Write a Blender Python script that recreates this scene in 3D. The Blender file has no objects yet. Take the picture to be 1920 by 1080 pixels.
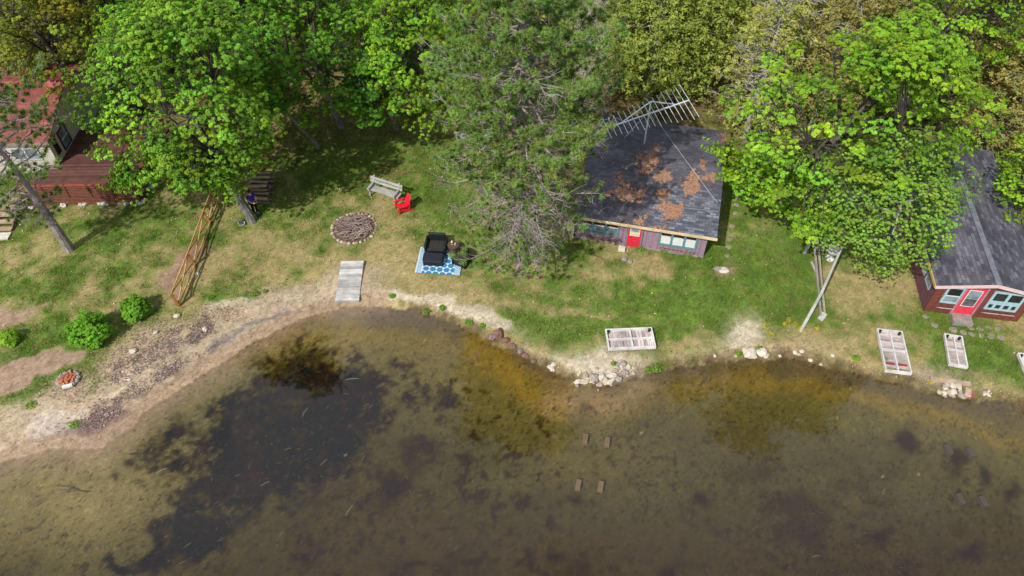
import bpy, math, random
import numpy as np
from mathutils import Vector, Matrix

rng = np.random.default_rng(7)
random.seed(7)
S = bpy.context.scene
COL = S.collection

# ------------------------------------------------------------------ camera geometry
F, NAD, H = 1420.0, 1250.0, 28.0          # focal length and nadir offset in photo pixels, flying height in m
TH = math.pi / 2 - math.atan(NAD / F)
CT, ST = math.cos(TH), math.sin(TH)

def G(px, py, z=0.0):
    """photo pixel -> world point at height z"""
    x = (px - 960) / F
    y = -(py - 540) / F
    dy, dz = CT + y * ST, -ST + y * CT
    t = (z - H) / dz
    return np.array((x * t, dy * t, z))

def PX(x, y, z):
    z = z - H
    d = y * CT - z * ST
    return 960 + F * x / d, 540 - F * (y * ST + z * CT) / d

def lin(r, g, b, k=1.0):
    f = lambda c: ((c / 255) / 12.92 if c / 255 < 0.04045 else ((c / 255 + 0.055) / 1.055) ** 2.4)
    return np.array((f(r) * k, f(g) * k, f(b) * k))

# ------------------------------------------------------------------ scene graph
def link(o, parent=None):
    COL.objects.link(o)
    if parent is not None:
        o.parent = parent
    return o

def tag(o, label=None, cat=None, group=None, kind=None):
    if label: o['label'] = label
    if cat: o['category'] = cat
    if group: o['group'] = group
    if kind: o['kind'] = kind
    return o

def thing(name, label, cat, loc=(0, 0, 0), rz=0.0, group=None, scale=1.0):
    o = bpy.data.objects.new(name, None)
    o.empty_display_size = 0.2
    o.location = [float(c) for c in loc]
    o.rotation_euler = (0, 0, rz)
    o.scale = (scale,) * 3
    link(o)
    return tag(o, label, cat, group)

def dup(root, loc, rz=0.0, scale=1.0, label=None, group=None, tilt=(0, 0)):
    r = root.copy(); COL.objects.link(r)
    r.location = [float(c) for c in loc]
    r.rotation_euler = (tilt[0], tilt[1], rz)
    r.scale = (scale,) * 3 if np.isscalar(scale) else scale
    if label: r['label'] = label
    if group: r['group'] = group
    for ch in list(root.children):
        c = ch.copy(); COL.objects.link(c); c.parent = r
        for gch in list(ch.children):
            d = gch.copy(); COL.objects.link(d); d.parent = c
    return r

def np_mesh(name, verts, faces, mat=None, parent=None, col=None, smooth=False, nper=None):
    """faces: (N,k) array with a constant number k of corners"""
    verts = np.asarray(verts, np.float32); faces = np.asarray(faces, np.int32)
    me = bpy.data.meshes.new(name)
    n, k = faces.shape
    me.vertices.add(len(verts)); me.vertices.foreach_set('co', verts.ravel())
    me.loops.add(n * k); me.loops.foreach_set('vertex_index', faces.ravel())
    me.polygons.add(n)
    me.polygons.foreach_set('loop_start', np.arange(0, n * k, k, dtype=np.int32))
    me.polygons.foreach_set('loop_total', np.full(n, k, np.int32))
    if smooth: me.polygons.foreach_set('use_smooth', np.ones(n, bool))
    me.update()
    if col is not None:
        a = me.color_attributes.new('tint', 'FLOAT_COLOR', 'POINT')
        c4 = np.ones((len(verts), 4), np.float32); c4[:, :3] = col
        a.data.foreach_set('color', c4.ravel())
    if mat: me.materials.append(mat)
    o = bpy.data.objects.new(name, me)
    return link(o, parent)

def rotz(a):
    return np.array(((math.cos(a), -math.sin(a), 0), (math.sin(a), math.cos(a), 0), (0, 0, 1)))

class MB:
    """collects shapes and links them as ONE mesh object"""
    def __init__(s): s.v, s.f = [], []
    def add(s, vs, fs):
        b = len(s.v); s.v += [tuple(map(float, p)) for p in vs]; s.f += [tuple(i + b for i in f) for f in fs]
    def box(s, c, d, rx=0, ry=0, rz=0, jit=0.0):
        x, y, z = d[0] / 2, d[1] / 2, d[2] / 2
        R = Matrix.Rotation(rz, 3, 'Z') @ Matrix.Rotation(ry, 3, 'Y') @ Matrix.Rotation(rx, 3, 'X')
        vs = [R @ Vector((a * x + random.uniform(-jit, jit), b * y + random.uniform(-jit, jit), e * z + random.uniform(-jit, jit))) + Vector(c)
              for e in (-1, 1) for b in (-1, 1) for a in (-1, 1)]
        s.add(vs, [(0, 2, 3, 1), (4, 5, 7, 6), (0, 1, 5, 4), (2, 6, 7, 3), (0, 4, 6, 2), (1, 3, 7, 5)])
        return s
    def bar(s, p, q, w, h=None, up=(0, 0, 1)):
        h = h or w
        p, q = Vector(p), Vector(q); d = (q - p); d.normalize()
        sd = d.cross(Vector(up))
        if sd.length < 1e-4: sd = Vector((1, 0, 0))
        sd.normalize(); u = sd.cross(d)
        vs = [o + sd * (a * w / 2) + u * (b * h / 2) for o in (p, q) for b in (-1, 1) for a in (-1, 1)]
        s.add(vs, [(0, 2, 3, 1), (4, 5, 7, 6), (0, 1, 5, 4), (2, 6, 7, 3), (0, 4, 6, 2), (1, 3, 7, 5)])
        return s
    def tube(s, pts, rad, n=6, cap=True):
        pts = [Vector(p) for p in pts]
        if np.isscalar(rad): rad = [rad] * len(pts)
        if len(rad) != len(pts): rad = list(np.interp(np.linspace(0, 1, len(pts)), np.linspace(0, 1, len(rad)), rad))
        b = len(s.v); prev = None
        for i, p in enumerate(pts):
            t = (pts[min(i + 1, len(pts) - 1)] - pts[max(i - 1, 0)])
            t.normalize()
            if prev is None:
                a = Vector((0, 0, 1)) if abs(t.z) < 0.9 else Vector((1, 0, 0))
                u = t.cross(a); u.normalize()
            else:
                u = prev - t * prev.dot(t)
                if u.length < 1e-5: u = t.orthogonal()
                u.normalize()
            prev = u; w = t.cross(u)
            for k in range(n):
                an = 2 * math.pi * k / n
                s.v.append(tuple(p + (u * math.cos(an) + w * math.sin(an)) * rad[i]))
        for i in range(len(pts) - 1):
            for k in range(n):
                k2 = (k + 1) % n
                s.f.append((b + i * n + k, b + i * n + k2, b + (i + 1) * n + k2, b + (i + 1) * n + k))
        if cap:
            s.f.append(tuple(b + k for k in range(n))[::-1])
            s.f.append(tuple(b + (len(pts) - 1) * n + k for k in range(n)))
        return s
    def prism(s, poly, z0, z1):
        n = len(poly)
        s.add([(x, y, z0) for x, y in poly] + [(x, y, z1) for x, y in poly],
              [tuple(range(n))[::-1], tuple(range(n, 2 * n))] + [(i, (i + 1) % n, n + (i + 1) % n, n + i) for i in range(n)])
        return s
    def lathe(s, prof, n=14, c=(0, 0, 0)):
        vs = [(c[0] + r * math.cos(2 * math.pi * k / n), c[1] + r * math.sin(2 * math.pi * k / n), c[2] + z) for r, z in prof for k in range(n)]
        fs = [(i * n + k, i * n + (k + 1) % n, (i + 1) * n + (k + 1) % n, (i + 1) * n + k) for i in range(len(prof) - 1) for k in range(n)]
        fs += [tuple(range(n))[::-1], tuple((len(prof) - 1) * n + k for k in range(n))]
        s.add(vs, fs); return s
    def rock(s, c, r, seed=0, rough=0.22, nu=10, nv=7):
        q = random.Random(seed)
        vs, fs = [], []
        ph = [(q.uniform(0, 6.3), q.uniform(1.2, 3.2), q.uniform(0, 6.3)) for _ in range(4)]
        def rad(a, b):
            return 1 + rough * sum(math.sin(f * a * (1 if i % 2 else 1) + p) * math.cos(f * b + g) for i, (p, f, g) in enumerate(ph)) / 2 + q.uniform(-rough, rough) * 0.25
        vs.append((c[0], c[1], c[2] - r[2]))
        for j in range(1, nv):
            b = math.pi * j / nv - math.pi / 2
            for i in range(nu):
                a = 2 * math.pi * i / nu; k = rad(round(math.sin(a), 5) * 2, b)
                vs.append((c[0] + r[0] * k * math.cos(a) * math.cos(b), c[1] + r[1] * k * math.sin(a) * math.cos(b), c[2] + r[2] * k * math.sin(b)))
        vs.append((c[0], c[1], c[2] + r[2])); top = len(vs) - 1
        for i in range(nu):
            i2 = (i + 1) % nu
            fs.append((0, 1 + i2, 1 + i)); fs.append((top, top - nu + i, top - nu + i2))
            for j in range(nv - 2):
                fs.append((1 + j * nu + i, 1 + j * nu + i2, 1 + (j + 1) * nu + i2, 1 + (j + 1) * nu + i))
        s.add(vs, fs); return s
    def build(s, name, mat, parent=None, smooth=False, bevel=0.0):
        me = bpy.data.meshes.new(name); me.from_pydata(s.v, [], s.f)
        me.materials.append(mat)
        if smooth: me.polygons.foreach_set('use_smooth', np.ones(len(s.f), bool))
        me.update()
        o = bpy.data.objects.new(name, me); link(o, parent)
        if bevel:
            m = o.modifiers.new('bevel', 'BEVEL'); m.width = bevel; m.segments = 1; m.limit_method = 'ANGLE'
        return o

# ------------------------------------------------------------------ noise on arrays
_tab = np.random.default_rng(3).random((256, 256))
def vnoise(x, y, seed=0):
    x = np.asarray(x) + seed * 17.31; y = np.asarray(y) + seed * 9.77
    xi = np.floor(x).astype(int); yi = np.floor(y).astype(int)
    fx, fy = x - xi, y - yi
    fx = fx * fx * (3 - 2 * fx); fy = fy * fy * (3 - 2 * fy)
    a = _tab[xi & 255, yi & 255]; b = _tab[(xi + 1) & 255, yi & 255]
    c = _tab[xi & 255, (yi + 1) & 255]; d = _tab[(xi + 1) & 255, (yi + 1) & 255]
    return (a * (1 - fx) + b * fx) * (1 - fy) + (c * (1 - fx) + d * fx) * fy
def fbm(x, y, sc, oct=4, seed=0):
    v, amp, tot = 0, 1.0, 0
    for o in range(oct):
        v = v + amp * vnoise(x * sc, y * sc, seed + o * 3); tot += amp; amp *= 0.55; sc *= 2.03
    return v / tot
def sstep(a, b, x):
    t = np.clip((x - a) / (b - a), 0, 1); return t * t * (3 - 2 * t)
def seg_dist(px, py, pts, closed=False):
    """distance to a polyline and, for a closed one, an inside flag"""
    pts = np.asarray(pts, float); n = len(pts)
    d2 = np.full(px.shape, 1e18); inside = np.zeros(px.shape, bool)
    for i in range(n if closed else n - 1):
        ax, ay = pts[i]; bx, by = pts[(i + 1) % n]
        vx, vy = bx - ax, by - ay
        t = np.clip(((px - ax) * vx + (py - ay) * vy) / (vx * vx + vy * vy + 1e-9), 0, 1)
        d2 = np.minimum(d2, (px - ax - t * vx) ** 2 + (py - ay - t * vy) ** 2)
        if closed:
            cr = ((ay > py) != (by > py)) & (px < (bx - ax) * (py - ay) / (by - ay + 1e-12) + ax)
            inside ^= cr
    d = np.sqrt(d2)
    return (np.where(inside, d, -d) if closed else d)

# ------------------------------------------------------------------ materials
def new_mat(name):
    m = bpy.data.materials.new(name); m.use_nodes = True
    nt = m.node_tree; nt.nodes.clear()
    out = nt.nodes.new('ShaderNodeOutputMaterial')
    return m, nt, out
def N(nt, kind, **kw):
    n = nt.nodes.new(kind)
    for k, v in kw.items():
        if k in n.inputs: n.inputs[k].default_value = v
        else: setattr(n, k, v)
    return n
def ramp(nt, stops):
    r = nt.nodes.new('ShaderNodeValToRGB'); e = r.color_ramp.elements
    while len(e) < len(stops): e.new(0.5)
    for i, (p, c) in enumerate(stops):
        e[i].position = p; e[i].color = (c[0], c[1], c[2], 1) if not np.isscalar(c) else (c, c, c, 1)
    return r
def mixc(nt, a, b, fac, mode='MIX'):
    m = nt.nodes.new('ShaderNodeMix'); m.data_type = 'RGBA'; m.blend_type = mode; m.clamp_result = False
    for sock, v in ((m.inputs[0], fac), (m.inputs[6], a), (m.inputs[7], b)):
        if hasattr(v, 'links') or isinstance(v, bpy.types.NodeSocket): nt.links.new(v, sock)
        elif np.isscalar(v): sock.default_value = v
        else: sock.default_value = (v[0], v[1], v[2], 1)
    return m.outputs[2]
def coord(nt, scale=(1, 1, 1), rot=(0, 0, 0)):
    t = nt.nodes.new('ShaderNodeTexCoord'); m = nt.nodes.new('ShaderNodeMapping')
    m.inputs['Scale'].default_value = scale; m.inputs['Rotation'].default_value = rot
    nt.links.new(t.outputs['Object'], m.inputs[0]); return m.outputs[0]
def noise(nt, vec, scale, detail=4, rough=0.6):
    n = N(nt, 'ShaderNodeTexNoise', Scale=scale, Detail=detail, Roughness=rough); nt.links.new(vec, n.inputs['Vector']); return n.outputs['Fac']
def principled(nt, out, color, rough=0.7, bump=None, strength=0.3, dist=0.02, spec=0.3, metal=0.0):
    p = N(nt, 'ShaderNodeBsdfPrincipled', Roughness=rough, Metallic=metal)
    p.inputs['Specular IOR Level'].default_value = spec
    if isinstance(color, bpy.types.NodeSocket): nt.links.new(color, p.inputs['Base Color'])
    else: p.inputs['Base Color'].default_value = (*color[:3], 1)
    if bump is not None:
        b = N(nt, 'ShaderNodeBump', Strength=strength, Distance=dist); nt.links.new(bump, b.inputs['Height']); nt.links.new(b.outputs[0], p.inputs['Normal'])
    nt.links.new(p.outputs[0], out.inputs[0]); return p
def plain(name, c, rough=0.6, var=0.25, scale=6.0, spec=0.3, metal=0.0, stretch=(1, 1, 1), bump=0.2):
    """paint / stone / fabric: a colour broken up by two sizes of noise"""
    m, nt, out = new_mat(name)
    v = coord(nt, stretch)
    a = noise(nt, v, scale, 5, 0.65); b = noise(nt, v, scale * 7, 3, 0.6)
    r = ramp(nt, [(0.3, tuple(np.array(c) * (1 - var))), (0.7, tuple(np.array(c) * (1 + var)))])
    nt.links.new(a, r.inputs[0])
    r2 = ramp(nt, [(0.3, 1 - var * 0.7), (0.7, 1 + var * 0.7)]); nt.links.new(b, r2.inputs[0])
    principled(nt, out, mixc(nt, r.outputs[0], r2.outputs[0], 1.0, 'MULTIPLY'), rough, b, bump, 0.01, spec, metal)
    return m
def wood(name, c1, c2, axis=0, scale=3.0, rough=0.85, plank=None):
    """weathered timber with grain along an axis; plank = (axis, width) adds a tone per board"""
    m, nt, out = new_mat(name)
    st = [9, 9, 9]; st[axis] = 0.7
    v = coord(nt, tuple(st))
    a = noise(nt, v, scale, 6, 0.7); b = noise(nt, coord(nt), 1.7, 3, 0.6)
    r = ramp(nt, [(0.3, c1), (0.72, c2)]); nt.links.new(a, r.inputs[0])
    r2 = ramp(nt, [(0.3, 0.7), (0.75, 1.2)]); nt.links.new(b, r2.inputs[0])
    colr = mixc(nt, r.outputs[0], r2.outputs[0], 1.0, 'MULTIPLY')
    if plank:
        sx = nt.nodes.new('ShaderNodeSeparateXYZ'); nt.links.new(coord(nt), sx.inputs[0])
        d = N(nt, 'ShaderNodeMath', operation='DIVIDE'); nt.links.new(sx.outputs[plank[0]], d.inputs[0]); d.inputs[1].default_value = plank[1]
        fl = N(nt, 'ShaderNodeMath', operation='FLOOR'); nt.links.new(d.outputs[0], fl.inputs[0])
        wn = N(nt, 'ShaderNodeTexWhiteNoise', noise_dimensions='1D'); nt.links.new(fl.outputs[0], wn.inputs['W'])
        r3 = ramp(nt, [(0.0, 0.65), (1.0, 1.2)]); nt.links.new(wn.outputs['Value'], r3.inputs[0])
        colr = mixc(nt, colr, r3.outputs[0], 1.0, 'MULTIPLY')
    principled(nt, out, colr, rough, a, 0.35, 0.01, 0.2)
    return m
def leaf_mat(name, trans=0.35, rough=0.55, spec=0.25, gain=(1, 1, 1)):
    """leaf: colour per leaf from the mesh, part of the light passes through"""
    m, nt, out = new_mat(name)
    at = N(nt, 'ShaderNodeAttribute', attribute_name='tint')
    c = mixc(nt, at.outputs['Color'], gain, 1.0, 'MULTIPLY')
    p = N(nt, 'ShaderNodeBsdfPrincipled', Roughness=rough); p.inputs['Specular IOR Level'].default_value = spec
    nt.links.new(c, p.inputs['Base Color'])
    t = nt.nodes.new('ShaderNodeBsdfTranslucent')
    tc = mixc(nt, c, (1.2, 1.2, 0.6), 1.0, 'MULTIPLY'); nt.links.new(tc, t.inputs[0])
    mx = nt.nodes.new('ShaderNodeMixShader'); mx.inputs[0].default_value = trans
    nt.links.new(p.outputs[0], mx.inputs[1]); nt.links.new(t.outputs[0], mx.inputs[2]); nt.links.new(mx.outputs[0], out.inputs[0])
    return m
def tint_mat(name, rough=0.85):
    m, nt, out = new_mat(name)
    at = N(nt, 'ShaderNodeAttribute', attribute_name='tint')
    principled(nt, out, at.outputs['Color'], rough, spec=0.2); return m
def bark_mat(name, c1, c2, scale=5.0):
    m, nt, out = new_mat(name)
    v = coord(nt, (3, 3, 0.8)); a = noise(nt, v, scale, 6, 0.7); b = noise(nt, coord(nt), 1.3, 3, 0.6)
    r = ramp(nt, [(0.35, c1), (0.65, c2)]); nt.links.new(a, r.inputs[0])
    r2 = ramp(nt, [(0.3, 0.7), (0.7, 1.25)]); nt.links.new(b, r2.inputs[0])
    principled(nt, out, mixc(nt, r.outputs[0], r2.outputs[0], 1.0, 'MULTIPLY'), 0.9, a, 0.6, 0.03, 0.1); return m
def glass_mat(name, c=(0.02, 0.025, 0.03), rough=0.05):
    m, nt, out = new_mat(name)
    v = coord(nt); a = noise(nt, v, 1.2, 3, 0.6)
    r = ramp(nt, [(0.35, tuple(np.array(c) * 0.5)), (0.7, tuple(np.array(c) * 1.6))]); nt.links.new(a, r.inputs[0])
    principled(nt, out, r.outputs[0], rough, spec=0.6); return m
# ------------------------------------------------------------------ ground, shore and lake
WL = -0.35
SHORE_PX = [(-300, 960), (-120, 905), (0, 868), (60, 850), (110, 838), (150, 843), (190, 840), (225, 815), (258, 792), (272, 772), (330, 735), (400, 690),
            (470, 645), (540, 608), (590, 588), (640, 577), (690, 574), (740, 575), (800, 590), (850, 608), (900, 628), (940, 652), (975, 668), (1015, 690),
            (1045, 706), (1075, 722), (1110, 727), (1150, 722), (1190, 712), (1230, 696), (1270, 687), (1330, 680), (1400, 675), (1450, 673), (1510, 678),
            (1560, 690), (1620, 706), (1700, 716), (1740, 737), (1790, 747), (1830, 747), (1870, 753), (1920, 762), (2050, 780), (2300, 800)]
SH = np.array([G(x, y, WL)[:2] for x, y in SHORE_PX])
SH = np.vstack(([-700, SH[0, 1] - 60], SH, [700, SH[-1, 1] + 5]))

def shore_d(x, y):
    wob = (fbm(x, y, 1.3, 3, 11) - 0.5) * 0.5 * sstep(-9, -5, x) + (fbm(x, y, 3.5, 2, 13) - 0.5) * 0.22
    d = seg_dist(x, y, SH)
    return np.where(y > np.interp(x, SH[:, 0], SH[:, 1]), d, -d) + wob

def ground_z(x, y, d=None):
    if d is None: d = shore_d(x, y)
    w = 0.7 + 3.6 * sstep(-7.5, -10.5, x)
    land = WL - 0.02 + 0.37 * sstep(-0.15, 1, d / w) ** 0.8
    und = fbm(x, y, 0.5, 3, 5) - 0.5
    land = land + und * 0.10 * sstep(0.5, 2, d / w) + (fbm(x, y, 3, 2, 6) - 0.5) * 0.03
    lake = WL - 0.03 - 0.55 * (1 - np.exp(np.minimum(d, 0) / 5)) + (fbm(x, y, 1.6, 3, 8) - 0.5) * 0.05
    return np.where(d > 0, land, np.minimum(lake, WL - 0.02))

def axis(lo, hi, step, far):
    core = np.arange(lo, hi, step)
    out, s, p = [], step, hi
    while p < far: out.append(p); s *= 1.35; p += s
    neg, s, p = [], step, lo
    while p > -far: s *= 1.35; p -= s; neg.append(p)
    return np.array(neg[::-1] + list(core) + out)

gx = axis(-33, 33, 0.095, 700); gy = axis(8.5, 48, 0.095, 700)
XX, YY = np.meshgrid(gx, gy); X, Y = XX.ravel(), YY.ravel()
D = shore_d(X, Y); Z = ground_z(X, Y, D)
near = (np.abs(X) < 60) & (Y > 5) & (Y < 90)
U, V = np.full(X.shape, -999.), np.full(X.shape, -999.)
U[near], V[near] = PX(X[near], Y[near], Z[near])
far_land = ~near & (D > 0)
n1 = fbm(X, Y, 0.35, 4, 21); n2 = fbm(X, Y, 1.1, 4, 22); n3 = fbm(X, Y, 3.2, 3, 23); n4 = fbm(X, Y, 0.8, 4, 31)
n5 = vnoise(X * 9, Y * 9, 41)
NX, NY = (fbm(X, Y, 0.9, 4, 51) - 0.5), (fbm(X, Y, 0.9, 4, 52) - 0.5)
UW, VW = U + NX * 60, V + NY * 45                       # ragged edges
def area(poly, feather=14, ragged=True, out=0):
    d = seg_dist(UW if ragged else U, VW if ragged else V, poly, True) + out
    return sstep(-feather, feather, d)
def blob(cx, cy, rx, ry, k=1.0, ang=0.0):
    dx, dy = UW - cx, VW - cy
    c, s = math.cos(ang), math.sin(ang)
    return k * np.exp(-(((dx * c + dy * s) / rx) ** 2 + ((-dx * s + dy * c) / ry) ** 2))
def band(pts, w, feather=0.6):
    d = seg_dist(UW, VW, pts); return 1 - sstep(w * (1 - feather), w * (1 + feather), d)

def over(base, colr, a):
    a = np.clip(a, 0, 1)[:, None]; return base * (1 - a) + np.asarray(colr) * a

# ---- lushness of the lawn
L = 0.55 + 0.08 * (U < 460) * (V < 540) + (n1 - 0.5) * 1.1 + (n2 - 0.5) * 1.4
for b in [(820, 380, 90, 50, .55), (700, 310, 120, 40, .45), (600, 260, 160, 70, .55), (560, 300, 90, 60, .35), (500, 400, 60, 40, .25), (690, 440, 70, 25, .3),
          (300, 420, 130, 45, .4), (110, 545, 150, 28, .6), (190, 500, 120, 22, .35), (60, 420, 80, 40, .35), (120, 622, 130, 26, .9), (60, 660, 70, 26, .5), (90, 720, 90, 26, .35),
          (390, 540, 70, 20, .25), (480, 550, 40, 12, .5), (1050, 560, 110, 60, .55), (1010, 610, 90, 35, .65), (1130, 625, 110, 30, .5), (1250, 590, 130, 40, .75),
          (1430, 470, 70, 110, .75), (1330, 520, 90, 50, .4), (1500, 540, 70, 60, .35), (1480, 620, 40, 30, .3), (1180, 470, 140, 16, .45), (1700, 580, 70, 40, .35),
          (1760, 640, 120, 30, .4), (1840, 690, 90, 40, .3), (1380, 560, 80, 50, .35), (1245, 690, 26, 9, .6), (40, 760, 60, 40, .4), (140, 790, 16, 12, .7)]:
    L = L + blob(*b)
for b in [(330, 500, 60, 40, .5), (230, 540, 120, 30, .5), (80, 480, 70, 25, .3), (560, 500, 160, 45, .5), (740, 480, 90, 40, .6), (600, 430, 30, 20, .2), (880, 560, 100, 30, .6),
          (1180, 490, 110, 14, .55), (1250, 515, 60, 14, .4), (1090, 585, 110, 8, .9, .12), (1620, 560, 70, 50, .6), (1600, 640, 110, 30, .6), (1720, 660, 60, 40, .5),
          (1300, 640, 110, 20, .45), (1080, 640, 60, 20, .4), (1700, 530, 50, 30, .4), (980, 520, 60, 20, .4), (500, 260, 40, 50, .5)]:
    L = L - blob(*b)
L = L - 0.35 * sstep(1.6, 0.2, D)
L = np.clip(L, 0, 1)
LUSH = L
dry1, dry2 = lin(176, 158, 112), lin(140, 124, 80)
grn1, grn2 = lin(114, 136, 58), lin(72, 98, 36)
colr = dry1 * (1 - n3[:, None]) + dry2 * n3[:, None]
green = grn1 * (1 - n2[:, None]) + grn2 * n2[:, None]
mixn = np.clip(L * 1.15 - 0.1 + (n3 - 0.5) * 1.1 + (n5 - 0.5) * 0.5, 0, 1)[:, None]
colr = colr * (1 - mixn) + green * mixn
# litter of brown leaves below the trees
lit = np.clip(sstep(300, 190, V) * 0.75 + blob(500, 255, 40, 60, .6) + blob(610, 240, 130, 60, .3) + blob(740, 325, 26, 14, .7) + blob(1280, 190, 130, 40, .5) + blob(40, 400, 70, 50, .2) + (n2 - .5) * .9 * sstep(420, 250, V), 0, 1)
lit = np.where(V < -900, 0.5, lit)
colr = over(colr, lin(124, 98, 68) * 0.85, lit * (0.5 + n3 * 0.6))
colr = over(colr, lin(196, 148, 112), np.clip(blob(498, 235, 26, 50, 1.0) + blob(478, 300, 22, 26, .5), 0, 1) * (.3 + .9 * n3))
# gravel paths
path = np.maximum(area([(-60, 720), (0, 690), (70, 668), (130, 655), (162, 662), (150, 676), (90, 705), (40, 735), (-60, 770)], 3.5),
                  np.maximum(area([(-60, 590), (0, 580), (60, 570), (85, 575), (55, 600), (0, 622), (-60, 640)], 8),
                             area([(290, 530), (330, 485), (372, 462), (384, 468), (350, 500), (334, 560), (300, 552)], 5)))
colr = over(colr, lin(160, 133, 112), path * 0.95)
LUSH = LUSH * (1 - path)
# bare earth, pale sand and dead grass along the shore
def sandy(m, c, a=0.85):
    global colr, LUSH
    m = np.clip(m * (0.55 + n3 * 0.9), 0, 1); colr = over(colr, c, m * a); LUSH = LUSH * (1 - m)
pale, pink = lin(206, 190, 168), lin(186, 160, 138)
sandy(band([(690, 545), (770, 560), (850, 575), (900, 590), (945, 615)], 12), pale, 0.8)
sandy(band([(400, 585), (470, 566), (560, 555), (630, 545)], 13), pale, 0.6)
sandy(blob(1120, 685, 65, 22, 1.3) + blob(1170, 700, 40, 14, .6), pale)
sandy(blob(1405, 622, 28, 26, 1.5) + blob(1390, 650, 40, 14, .6), pale)
sandy(blob(990, 640, 50, 16, .5, .5) + blob(1520, 645, 80, 14, .5) + blob(1330, 665, 90, 8, .4), pink, 0.6)
sandy(blob(1760, 705, 70, 13, 1.0), lin(158, 140, 120))
sandy(blob(1352, 507, 16, 11, 1.3), lin(150, 125, 100))
sandy(blob(360, 490, 12, 60, .8, .55), lin(120, 92, 76))
sandy(blob(1180, 467, 22, 5, 1.0), lin(165, 135, 115))
# left beach
beach = area([(-80, 900), (-80, 840), (0, 815), (60, 760), (110, 725), (170, 700), (230, 640), (300, 605), (390, 590), (480, 570), (600, 558), (640, 570), (640, 620), (200, 900)], 18)
beach = beach * sstep(-5.5, -9.5, X + (n1 - .5) * 4)
sparse = np.clip(beach * (0.25 + 1.2 * fbm(X, Y, 1.4, 4, 61)), 0, 1)
sandy(sparse, lin(176, 152, 126), 0.95)
nearw = sstep(-5.2, -7.5, X) * (X > -24) * sstep(2.7, 1.9, D + (n1 - .5) * 2.0)
colr = over(colr, lin(176, 156, 130), nearw * 0.85 * sstep(-0.1, .3, D)); LUSH = LUSH * (1 - nearw)
wr = np.clip((band([(130, 830), (210, 770), (280, 735), (340, 695)], 26) + band([(225, 700), (270, 670), (330, 640), (390, 610)], 14) * .8 + band([(340, 705), (380, 668), (410, 655)], 10)) * (fbm(X, Y, 2.6, 4, 71) * 2.2 - 0.5), 0, 1)
colr = over(colr, lin(112, 88, 82), wr * 0.8 * (D > 0.35))
wr2 = area([(100, 850), (130, 815), (190, 780), (250, 775), (262, 790), (215, 835), (150, 850)], 8) * (D > 0)
colr = over(colr, lin(122, 98, 92), wr2 * (0.5 + 0.6 * n3))
colr = over(colr, lin(214, 190, 160), band([(190, 745), (240, 705), (275, 675)], 5) * 0.8)
colr = over(colr, lin(126, 118, 114), band([(400, 648), (470, 610), (540, 582), (610, 573)], 6, .9) * 0.85)        # grey damp streak
colr = over(colr, lin(130, 120, 112), area([(40, 850), (70, 815), (120, 800), (150, 805), (110, 832), (60, 850)], 8) * 0.8)
colr = over(colr, lin(190, 175, 160), area([(40, 805), (80, 775), (150, 765), (155, 790), (110, 812), (70, 825)], 12) * 0.7)
damp = sstep(0.35, 0.05, D) * (D > -0.2)
wetc = np.where((X < -6)[:, None], lin(160, 136, 110)[None, :], lin(84, 66, 48)[None, :])
bank = sstep(0.55, 0.15, D) * (D > 0) * (X > -5)
colr = over(colr, wetc, np.where(X < -6, sstep(.75, .5, D) * .8, bank * (0.25 + n3 * 0.9)))
shade_var = (0.72 + 0.55 * n5 + 0.35 * (n3 - .5))[:, None]
land_col = colr * np.clip(shade_var, 0.5, 1.5)

# ---- lake bed
deepc = lin(86, 80, 58); midc = lin(114, 108, 68); gold = lin(140, 120, 62); shal = lin(108, 96, 74)
t = sstep(-1, -9, D)[:, None]
lake = midc * (1 - t) + deepc * t
lake = over(lake, lin(98, 84, 58), (n1 - 0.3) * 1.1 * sstep(-4, -9, D))
lake = over(lake, lin(132, 120, 72), blob(640, 640, 160, 50, .8) + blob(120, 950, 170, 90, .75) + blob(300, 900, 160, 60, .4) + blob(820, 720, 120, 70, .5) + blob(1130, 860, 120, 60, .35))
lake = over(lake, shal, sstep(-2.2, -0.3, D) * 0.9 * (X > -7))
gl = np.maximum(band([(890, 650), (950, 700), (1020, 745), (1060, 762)], 24, .9), np.maximum(band([(1060, 762), (1120, 772), (1180, 768), (1260, 738), (1330, 718), (1420, 710)], 20, .9) * .65,
     np.maximum(band([(1420, 712), (1540, 728), (1620, 748), (1700, 768), (1790, 795), (1920, 830), (2000, 850)], 13, .9) * .75, band([(520, 645), (640, 628), (760, 632), (860, 655)], 13, .9) * .55)))
lake = over(lake, gold, gl)
lake = over(lake, lin(158, 136, 100), np.maximum(band([(1040, 748), (1090, 758), (1150, 755), (1200, 735)], 24, .9) * .7, 0))
lake = over(lake, lin(118, 106, 92), band([(640, 592), (720, 590), (800, 602)], 14, .9) * .8)
lake = over(lake, lin(150, 128, 104), sstep(-.7, -.1, D) * (X < -6) * 0.8)
lake = over(lake, lin(92, 84, 62), blob(1300, 820, 200, 60, .6) + blob(1680, 860, 220, 50, .4) + blob(1100, 960, 100, 60, .35))
lake = over(lake, lin(82, 70, 54), sstep(880, 1060, V) * 0.65 * sstep(200, 700, U))
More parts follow.
